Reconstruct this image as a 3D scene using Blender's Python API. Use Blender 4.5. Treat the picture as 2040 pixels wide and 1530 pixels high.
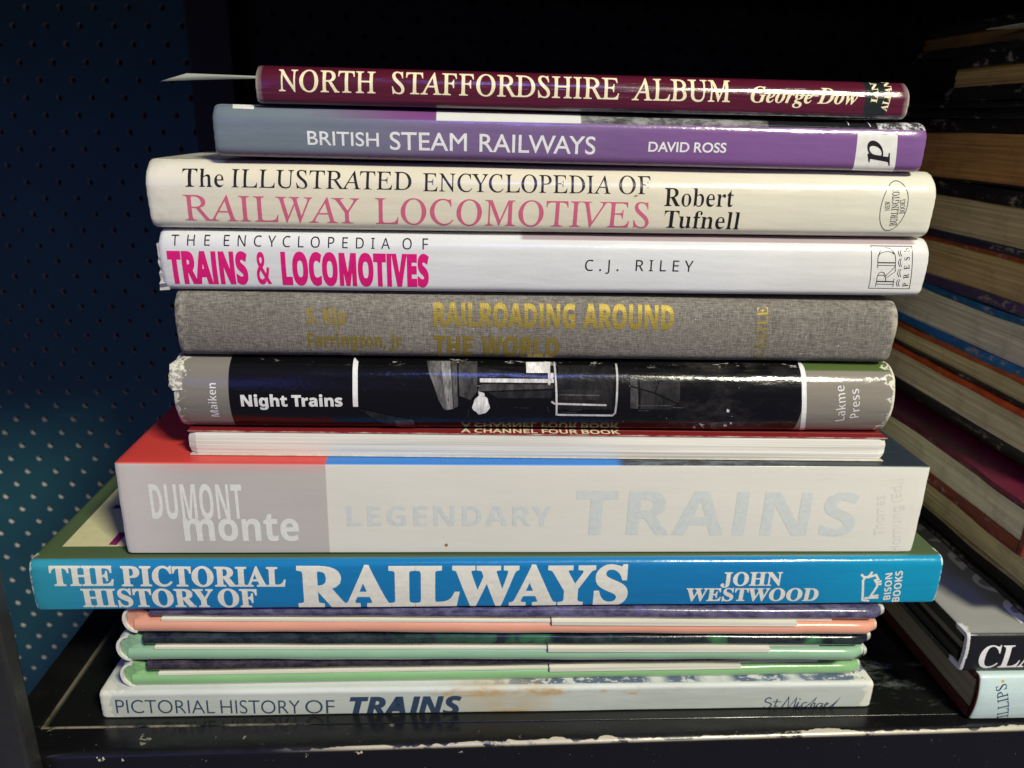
import bpy, bmesh, math, random
from mathutils import Vector, Matrix

# ------------------------------------------------------------------ camera, light, exposure
scene = bpy.context.scene
col = scene.collection
for o in list(bpy.data.objects):
    bpy.data.objects.remove(o)

cam_data = bpy.data.cameras.new('camera')
cam = bpy.data.objects.new('camera', cam_data)
col.objects.link(cam)
rows = ((0.998059, -0.011353, -0.061235), (-0.054237, 0.324808, -0.944224), (0.030609, 0.945712, 0.323562))
M4 = Matrix([list(rows[i]) + [(-0.01349, -0.24012, 0.21681)[i]] for i in range(3)] + [[0, 0, 0, 1]])
cam.matrix_world = M4
cam_data.sensor_width = 36.0
cam_data.lens = 1532.0 / 2040.0 * 36.0
cam_data.clip_start = 0.01
cam_data.clip_end = 50.0
cam_data.dof.use_dof = True
cam_data.dof.focus_distance = 0.25
cam_data.dof.aperture_fstop = 18.0
scene.camera = cam

world = bpy.data.worlds.new('World')
scene.world = world
world.use_nodes = True
bg = world.node_tree.nodes['Background']
bg.inputs[0].default_value = (0.162, 0.150, 0.245, 1)
bg.inputs[1].default_value = 0.58


def lamp(name, loc, target, sx, sy, power, color):
    d = bpy.data.lights.new(name, 'AREA')
    d.shape = 'RECTANGLE'
    d.size, d.size_y = sx, sy
    d.energy = power
    d.color = color
    o = bpy.data.objects.new(name, d)
    col.objects.link(o)
    o.location = loc
    o.rotation_euler = (Vector(target) - Vector(loc)).to_track_quat('-Z', 'Y').to_euler()
    return o


lamp('shop_lamp', (0.72, -1.08, 1.25), (0, 0, 0.1), 0.34, 0.16, 36.5, (1.0, 0.955, 0.74))
lamp('window_light', (0.08, -1.12, 1.22), (0, 0, 0.1), 0.32, 0.14, 3.4, (0.16, 0.24, 1.0))
lamp('pegboard_fill', (-0.55, -0.95, 0.42), (-0.3, 0.3, 0.15), 0.5, 0.3, 0.70, (0.14, 0.15, 1.0))  # added blue fill to lift the dark upper pegboard; no window known there

sd = bpy.data.lights.new('stack_fill', 'SPOT')  # added spot fill that brightens the right stack's page ends, not a real lamp
sd.energy = 7.5
sd.color = (1.0, 0.95, 0.80)
sd.spot_size = math.radians(24)
sd.spot_blend = 0.8
sd.shadow_soft_size = 0.10
so = bpy.data.objects.new('stack_fill', sd)
col.objects.link(so)
so.location = (-0.25, -0.75, 0.36)
so.rotation_euler = (Vector((0.295, 0.02, 0.165)) - Vector(so.location)).to_track_quat('-Z', 'Y').to_euler()

scene.view_settings.view_transform = 'Standard'
scene.view_settings.look = 'None'
scene.view_settings.gamma = 1
scene.view_settings.exposure = 0.0
scene.view_settings.use_curve_mapping = False

# ------------------------------------------------------------------ node helper


class NB:
    def __init__(self, name):
        self.m = bpy.data.materials.new(name)
        self.m.use_nodes = True
        self.t = self.m.node_tree
        self.t.nodes.clear()
        self.out = self.t.nodes.new('ShaderNodeOutputMaterial')
        self.p = self.t.nodes.new('ShaderNodeBsdfPrincipled')
        self.t.links.new(self.p.outputs[0], self.out.inputs[0])
        self.tc = self.t.nodes.new('ShaderNodeTexCoord')
        self.co = self.tc.outputs['Object']
        s = self.t.nodes.new('ShaderNodeSeparateXYZ')
        self.t.links.new(self.co, s.inputs[0])
        self.X, self.Y, self.Z = s.outputs[0], s.outputs[1], s.outputs[2]

    def put(self, sock, v):
        if hasattr(v, 'is_linked') or hasattr(v, 'links'):
            self.t.links.new(v, sock)
        elif isinstance(v, (tuple, list)):
            sock.default_value = tuple(v) + ((1,) if len(v) == 3 and len(sock.default_value) == 4 else ())
        else:
            sock.default_value = v

    def math(self, op, a, b=0.0, c=0.0, clamp=False):
        n = self.t.nodes.new('ShaderNodeMath')
        n.operation = op
        n.use_clamp = clamp
        self.put(n.inputs[0], a)
        self.put(n.inputs[1], b)
        self.put(n.inputs[2], c)
        return n.outputs[0]

    def step(self, v, a, b, lo=0.0, hi=1.0):
        n = self.t.nodes.new('ShaderNodeMapRange')
        n.interpolation_type = 'SMOOTHSTEP'
        self.put(n.inputs[0], v)
        self.put(n.inputs[1], a)
        self.put(n.inputs[2], b)
        self.put(n.inputs[3], lo)
        self.put(n.inputs[4], hi)
        return n.outputs[0]

    def mul(self, a, b):
        return self.math('MULTIPLY', a, b)

    def add(self, a, b):
        return self.math('ADD', a, b)

    def inv(self, a):
        return self.math('SUBTRACT', 1.0, a)

    def band(self, v, a, b, s=0.0002):
        return self.mul(self.step(v, a - s, a + s), self.inv(self.step(v, b - s, b + s)))

    def noise(self, scale, detail=2.0, rough=0.5, stretch=None, off=0.0):
        n = self.t.nodes.new('ShaderNodeTexNoise')
        n.inputs['Scale'].default_value = scale
        n.inputs['Detail'].default_value = detail
        n.inputs['Roughness'].default_value = rough
        mp = self.t.nodes.new('ShaderNodeMapping')
        mp.inputs['Location'].default_value = (off, off * 0.7, off * 1.3)
        if stretch:
            mp.inputs['Scale'].default_value = stretch
        self.t.links.new(self.co, mp.inputs[0])
        self.t.links.new(mp.outputs[0], n.inputs['Vector'])
        return n.outputs[0]

    def mix(self, f, a, b):
        n = self.t.nodes.new('ShaderNodeMix')
        n.data_type = 'RGBA'
        self.put(n.inputs[0], f)
        self.put(n.inputs[6], a)
        self.put(n.inputs[7], b)
        return n.outputs[2]

    def scale(self, c, f):
        n = self.t.nodes.new('ShaderNodeMix')
        n.data_type = 'RGBA'
        n.blend_type = 'MULTIPLY'
        n.inputs[0].default_value = 1.0
        self.put(n.inputs[6], c)
        cc = self.t.nodes.new('ShaderNodeCombineColor')
        for i in range(3):
            self.put(cc.inputs[i], f)
        self.t.links.new(cc.outputs[0], n.inputs[7])
        return n.outputs[2]

    def bump(self, h, dist, strength=1.0):
        n = self.t.nodes.new('ShaderNodeBump')
        n.inputs['Strength'].default_value = strength
        n.inputs['Distance'].default_value = dist
        self.put(n.inputs['Height'], h)
        if getattr(self, 'last_bump', None):
            self.t.links.new(self.last_bump, n.inputs['Normal'])
        self.last_bump = n.outputs[0]
        self.t.links.new(n.outputs[0], self.p.inputs['Normal'])

    def set(self, **k):
        names = dict(color='Base Color', rough='Roughness', metal='Metallic', spec='Specular IOR Level',
                     coat='Coat Weight', coatr='Coat Roughness', sheen='Sheen Weight')
        for a, v in k.items():
            self.put(self.p.inputs[names[a]], v)
        return self.m


def plain(name, c, rough=0.5, var=0.12, ns=300.0, spec=0.5, bump=0.0):
    n = NB(name)
    f = n.step(n.noise(ns, 3.0, 0.6), 0.3, 0.7, 1.0 - var, 1.0 + var)
    if bump:
        n.bump(n.noise(ns * 3, 3.0, 0.6), bump)
    return n.set(color=n.scale(c, f), rough=rough, spec=spec)


def gloss_bump(n, amt=1.0):
    # laminated paper is never quite flat: long faint waves and a fine grain
    n.bump(n.noise(60.0, 2.0, 0.5, (0.5, 1, 3.0)), 0.00030 * amt)
    n.bump(n.noise(900.0, 2.0, 0.6, (0.6, 1, 1.0)), 0.00005 * amt)


INKS = {}


def ink(name, c, rough=0.28, amt=1.0):
    key = (name, rough, amt)
    if key not in INKS:
        n = NB(name)
        gloss_bump(n, amt)
        f = n.step(n.noise(500.0, 3.0, 0.7), 0.3, 0.7, 0.95, 1.05)
        INKS[key] = n.set(color=n.scale(c, f), rough=rough)
    return INKS[key]


INK = dict(cream_ink=(0.86, 0.78, 0.50), white_ink=(0.78, 0.78, 0.76), black_ink=(0.018, 0.016, 0.016),
           pink_ink=(0.62, 0.13, 0.22), magenta_ink=(0.68, 0.012, 0.18), pale_ink=(0.74, 0.75, 0.69),
           faint_ink=(0.61, 0.65, 0.615), fainter_ink=(0.655, 0.665, 0.60), offwhite_ink=(0.74, 0.73, 0.64),
           navy_ink=(0.030, 0.055, 0.105), lilac_ink=(0.36, 0.36, 0.62), red_ink=(0.3, 0.01, 0.02))


# ------------------------------------------------------------------ mesh helpers
def link(name, me, mat, parent=None):
    o = bpy.data.objects.new(name, me)
    col.objects.link(o)
    if mat:
        for mm in (mat if isinstance(mat, list) else [mat]):
            me.materials.append(mm)
    if parent:
        o.parent = parent
    return o


def from_bm(name, bm, mat, parent=None, smooth=False, bevel=0.0, angle=40):
    me = bpy.data.meshes.new(name)
    bm.normal_update()
    bm.to_mesh(me)
    bm.free()
    if smooth:
        for p in me.polygons:
            p.use_smooth = True
        try:
            me.set_sharp_from_angle(angle=math.radians(angle))
        except Exception:
            pass
    o = link(name, me, mat, parent)
    if bevel:
        b = o.modifiers.new('bevel', 'BEVEL')
        b.width = bevel
        b.segments = 3
        b.limit_method = 'ANGLE'
    return o


def box(bm, x0, x1, y0, y1, z0, z1, mi=0):
    vs = [bm.verts.new(p) for p in ((x0, y0, z0), (x1, y0, z0), (x1, y1, z0), (x0, y1, z0),
                                    (x0, y0, z1), (x1, y0, z1), (x1, y1, z1), (x0, y1, z1))]
    for f in ((0, 3, 2, 1), (4, 5, 6, 7), (0, 1, 5, 4), (1, 2, 6, 5), (2, 3, 7, 6), (3, 0, 4, 7)):
        bm.faces.new([vs[i] for i in f]).material_index = mi


def thing(name, label, cat, loc, group=None, rot=(0, 0, 0)):
    o = bpy.data.objects.new(name, None)
    o.empty_display_size = 0.02
    col.objects.link(o)
    o.location = loc
    o.rotation_euler = rot
    o['label'] = label
    o['category'] = cat
    if group:
        o['group'] = group
    return o


def tag(o, label, cat, group=None):
    o['label'] = label
    o['category'] = cat
    if group:
        o['group'] = group
    return o


# ------------------------------------------------------------------ measured sizes of the books (metres) and the lettering
BOOKS = {
 'nst': dict(o=(-0.07676, 0.01, 0.2194), roll=0.00794, yaw=0, L=0.20163, H=0.011, b=0.0006, rt=0.0052, rb=0.0018),
 'bri': dict(o=(-0.09031, 0.01, 0.2038), roll=0.00538, yaw=0, L=0.2231, H=0.0152, b=0.0006, rt=0.0048, rb=0.0022),
 'ill': dict(o=(-0.112, 0.01, 0.1815), roll=0.01074, yaw=0, L=0.25151, H=0.0209, b=0.0012, rt=0.0075, rb=0.0028),
 'enc': dict(o=(-0.11048, 0.01, 0.1618), roll=0.00992, yaw=0, L=0.25193, H=0.0192, b=0.001, rt=0.005, rb=0.0022),
 'rai': dict(o=(-0.10744, 0.01, 0.1398), roll=0.00165, yaw=0, L=0.24188, H=0.022, b=0.0022, rt=0.0045, rb=0.003),
 'nig': dict(o=(-0.10973, 0.01, 0.1142), roll=0, yaw=0, L=0.24687, H=0.0252, b=0.005, rt=0.0045, rb=0.0026),
 'pap': dict(o=(-0.10829, 0.007, 0.1048), roll=0, yaw=0, L=0.2464, H=0.0092, b=0, rt=0.0004, rb=0.0004),
 'leg': dict(o=(-0.13041, 0.0015, 0.0697), roll=0, yaw=0, L=0.28342, H=0.035, b=0.0003, rt=0.0009, rb=0.0007),
 'blu': dict(o=(-0.1625, -0.002, 0.0494), roll=0.00245, yaw=0, L=0.3265, H=0.0193, b=0.0006, rt=0.0028, rb=0.0004),
 'sal': dict(o=(-0.13549, 0.00079, 0.0372), roll=0, yaw=-0.0199, L=0.28072, H=0.0112, b=0, rt=0.002, rb=0.002),
 'gra': dict(o=(-0.13966, 0.00165, 0.0243), roll=0, yaw=-0.01615, L=0.28297, H=0.0112, b=0, rt=0.002, rb=0.002),
 'grb': dict(o=(-0.14009, 0.00232, 0.012), roll=0, yaw=0.00654, L=0.28785, H=0.0108, b=0, rt=0.002, rb=0.002),
 'stm': dict(o=(-0.1476, 0, 0.0003), roll=0, yaw=0, L=0.2966, H=0.0116, b=0.0002, rt=0.0016, rb=0.0004),
 'cla': dict(o=(0.1775, -0.006, 0.0216), roll=0, yaw=0, L=0.24, H=0.0172, b=0.001, rt=0.0012, rb=0.001),
 'phi': dict(o=(0.1848, -0.008, 0.0004), roll=0, yaw=0, L=0.24, H=0.0208, b=0.0016, rt=0.0012, rb=0.001),
}

TEXTS = {
 'nst': [
  ('title', 'cream_ink', 'I', 'NORTH', [0.00684, 0.00373, 0.03543, 0.00379, 0.00597], 0.012, 0),
  ('title', 'cream_ink', 'I', 'STAFFORDSHIRE', [0.04039, 0.00384, 0.10939, 0.00379, 0.00603], 0.012, 0),
  ('title', 'cream_ink', 'I', 'ALBUM', [0.11345, 0.00374, 0.14424, 0.0039, 0.00614], 0.012, 0),
  ('author_name', 'cream_ink', 'BI', 'George Dow', [0.15057, 0.00397, 0.18481, 0.00413, 0.00453], 0.005, 0),
  ('publisher_mark', 'cream_ink', 'B', 'IAN', [0.19092, 0.00471, 0.19134, 0.01059, 0.00193], 0.015, 0),
  ('publisher_mark', 'cream_ink', 'B', 'ALLAN', [0.19463, 0.00228, 0.19596, 0.01109, 0.0021], 0.015, 0),
 ],
 'bri': [
  ('title', 'white_ink', 'G', 'BRITISH', [0.02798, 0.00409, 0.04963, 0.00401, 0.00395], 0.012, 0),
  ('title', 'white_ink', 'G', 'STEAM', [0.05298, 0.0032, 0.07665, 0.0033, 0.00516], 0.01, 0),
  ('title', 'white_ink', 'G', 'RAILWAYS', [0.08054, 0.00325, 0.11672, 0.00326, 0.0052], 0.01, 0),
  ('author_name', 'white_ink', 'G', 'DAVID ROSS', [0.13349, 0.00452, 0.15837, 0.00475, 0.00286], 0.025, 0),
  ('publisher_mark', 'black_ink', 'I', 'p', [0.21011, 0.00144, 0.20824, 0.01019, 0.00692], 0.02, 0),
 ],
 'ill': [
  ('title', 'black_ink', 'B', 'The', [0.01105, 0.0129, 0.02365, 0.01302, 0.00524], -0.03, 0),
  ('title', 'black_ink', 'I', 'ILLUSTRATED', [0.02593, 0.01298, 0.08133, 0.013, 0.00525], 0.0, 0),
  ('title', 'black_ink', 'I', 'ENCYCLOPEDIA', [0.08492, 0.01273, 0.14436, 0.0128, 0.00527], 0.0, 0),
  ('title', 'black_ink', 'I', 'OF', [0.14694, 0.01284, 0.15712, 0.01287, 0.00534], 0.0, 0),
  ('title', 'pink_ink', 'I', 'RAILWAY', [0.01074, 0.00269, 0.06488, 0.00238, 0.00782], 0.0, 0),
  ('title', 'pink_ink', 'I', 'LOCOMOTIVES', [0.06978, 0.00236, 0.15731, 0.00222, 0.00802], 0.0, 0),
  ('author_name', 'black_ink', 'B', 'Robert', [0.1618, 0.00924, 0.18428, 0.00931, 0.00561], -0.026, 0),
  ('author_name', 'black_ink', 'B', 'Tufnell', [0.16225, 0.00232, 0.18723, 0.00207, 0.00551], -0.022, 0),
  ('publisher_mark', 'black_ink', 'I', 'NEW', [0.23649, 0.00892, 0.23604, 0.01196, 0.0016], 0.012, 0),
  ('publisher_mark', 'black_ink', 'I', 'BURLINGTON', [0.23986, 0.00405, 0.23861, 0.01637, 0.00229], 0.012, 0),
  ('publisher_mark', 'black_ink', 'I', 'BOOKS', [0.24162, 0.00802, 0.24099, 0.01259, 0.00164], 0.012, 0),
 ],
 'enc': [
  ('title', 'black_ink', 'N', 'THE', [0.00408, 0.01447, 0.01603, 0.01454, 0.00313], 0, 0.98),
  ('title', 'black_ink', 'N', 'ENCYCLOPEDIA', [0.02032, 0.01451, 0.07268, 0.0142, 0.0032], 0, 0.98),
  ('title', 'black_ink', 'N', 'OF', [0.07668, 0.01419, 0.08487, 0.01419, 0.00328], 0, 0.98),
  ('title', 'magenta_ink', 'SB', 'TRAINS', [0.00242, 0.0027, 0.02726, 0.0027, 0.00958], 0.055, 0),
  ('title', 'magenta_ink', 'SB', '&', [0.02996, 0.00264, 0.03443, 0.00268, 0.00965], 0.035, 0),
  ('title', 'magenta_ink', 'SB', 'LOCOMOTIVES', [0.03779, 0.00263, 0.08501, 0.00242, 0.00974], 0.055, 0),
  ('author_name', 'black_ink', 'N', 'C.J.', [0.13597, 0.00785, 0.14711, 0.00789, 0.00363], 0, 1.0),
  ('author_name', 'black_ink', 'N', 'RILEY', [0.15279, 0.00795, 0.17194, 0.0079, 0.00364], 0, 1.0),
  ('publisher_mark', 'black_ink', 'B', 'PRESS', [0.24636, 0.00373, 0.24463, 0.01649, 0.00184], -0.02, 0.85),
 ],
 'rai': [
  ('author_name', 'gold_foil', 'SB', 'S. Kip', [0.04205, 0.01203, 0.05457, 0.01205, 0.00506], 0.02, 0),
  ('author_name', 'gold_foil', 'SB', 'Farrington, Jr.', [0.04193, 0.00409, 0.07388, 0.00417, 0.00479], 0.02, 0),
  ('title', 'gold_foil', 'SB', 'RAILROADING', [0.08331, 0.01179, 0.13047, 0.01204, 0.00744], 0.03, 0),
  ('title', 'gold_foil', 'SB', 'AROUND', [0.13301, 0.01201, 0.16389, 0.01194, 0.00763], 0.03, 0),
  ('title', 'gold_foil', 'SB', 'THE', [0.08335, 0.00151, 0.09639, 0.00145, 0.00685], 0.03, 0),
  ('title', 'gold_foil', 'SB', 'WORLD', [0.09929, 0.00137, 0.12551, 0.0012, 0.00709], 0.03, 0),
  ('publisher_mark', 'gold_foil', 'B', 'CASTLE', [0.19704, 0.00193, 0.19609, 0.01978, 0.0037], 0.0, 0),
 ],
 'nig': [
  ('author_name', 'white_ink', 'SB', 'Maiken', [0.01386, 0.00527, 0.01395, 0.01745, 0.00274], -0.02, 0),
  ('title', 'white_ink', 'SB', 'Night Trains', [0.02175, 0.00966, 0.0553, 0.00999, 0.00393], 0.03, 0),
  ('publisher_mark', 'white_ink', 'SB', 'Lakme', [0.23044, 0.00604, 0.22814, 0.01917, 0.00337], -0.035, 0),
  ('publisher_mark', 'white_ink', 'SB', 'Press', [0.23524, 0.00743, 0.23336, 0.01808, 0.00327], -0.035, 0),
 ],
 'leg': [
  ('publisher_mark', 'pale_ink', 'SB', 'DUMONT', [0.0103, 0.01394, 0.04112, 0.01396, 0.01315], 0.0, 0),
  ('publisher_mark', 'pale_ink', 'SB', 'monte', [0.02032, 0.00538, 0.0596, 0.00533, 0.01106], 0.01, 0),
  ('title', 'faint_ink', 'SB', 'LEGENDARY', [0.07642, 0.0111, 0.14835, 0.01131, 0.00789], 0, 1.05),
  ('title', 'faint_ink', 'SB', 'TRAINS', [0.15647, 0.00787, 0.25937, 0.00713, 0.01718], 0.01, 1.12),
  ('author_name', 'fainter_ink', 'N', 'Thomas', [0.27126, 0.00754, 0.26843, 0.02397, 0.00362], 0.02, 0),
  ('author_name', 'fainter_ink', 'N', 'Hornung (Ed.)', [0.27893, 0.00042, 0.27354, 0.03052, 0.00366], 0.02, 0),
 ],
 'blu': [
  ('title', 'offwhite_ink', 'B', 'THE', [0.00684, 0.01039, 0.02818, 0.01022, 0.0072], 0.028, 0),
  ('title', 'offwhite_ink', 'B', 'PICTORIAL', [0.03062, 0.01, 0.08687, 0.00934, 0.00733], 0.028, 0),
  ('title', 'offwhite_ink', 'B', 'HISTORY', [0.01627, 0.00142, 0.06127, 0.00082, 0.00736], 0.028, 0),
  ('title', 'offwhite_ink', 'B', 'OF', [0.06266, 0.00081, 0.0763, 0.00054, 0.00749], 0.028, 0),
  ('title', 'offwhite_ink', 'B', 'RAILWAYS', [0.09062, 0.00085, 0.20916, 0.0004, 0.01582], 0.04, 0),
  ('author_name', 'offwhite_ink', 'B', 'JOHN', [0.24315, 0.00841, 0.2659, 0.00838, 0.00545], 0.02, 0),
  ('author_name', 'offwhite_ink', 'B', 'WESTWOOD', [0.2307, 0.00177, 0.28065, 0.00143, 0.00551], 0.02, 0),
  ('publisher_mark', 'offwhite_ink', 'SB', 'BISON', [0.30877, 0.00162, 0.30728, 0.01334, 0.00262], 0, 0),
  ('publisher_mark', 'offwhite_ink', 'SB', 'BOOKS', [0.31252, 0.00063, 0.31116, 0.01414, 0.00283], 0, 0),
 ],
 'stm': [
  ('title', 'navy_ink', 'G', 'PICTORIAL', [0.00546, 0.00223, 0.04144, 0.00139, 0.00626], -0.012, 0),
  ('title', 'navy_ink', 'G', 'HISTORY', [0.04367, 0.00135, 0.07316, 0.00065, 0.00638], -0.012, 0),
  ('title', 'navy_ink', 'G', 'OF', [0.07504, 0.00061, 0.08599, 0.0004, 0.00648], -0.012, 0),
  ('title', 'navy_ink', 'SBI', 'TRAINS', [0.09177, -0.00069, 0.1344, -0.00076, 0.00854], 0.03, 0),
 ],
 'cla': [
  ('title', 'white_ink', 'B', 'CLA', [0.00579, 0.00223, 0.03091, 0.00238, 0.01021], 0.005, 0),
 ],
 'phi': [
  ('author_name', 'navy_ink', 'I', 'HILLIPS', [0.01677, -0.00231, 0.01052, 0.01791, 0.00416], 0.008, 0),
 ],
}

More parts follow.
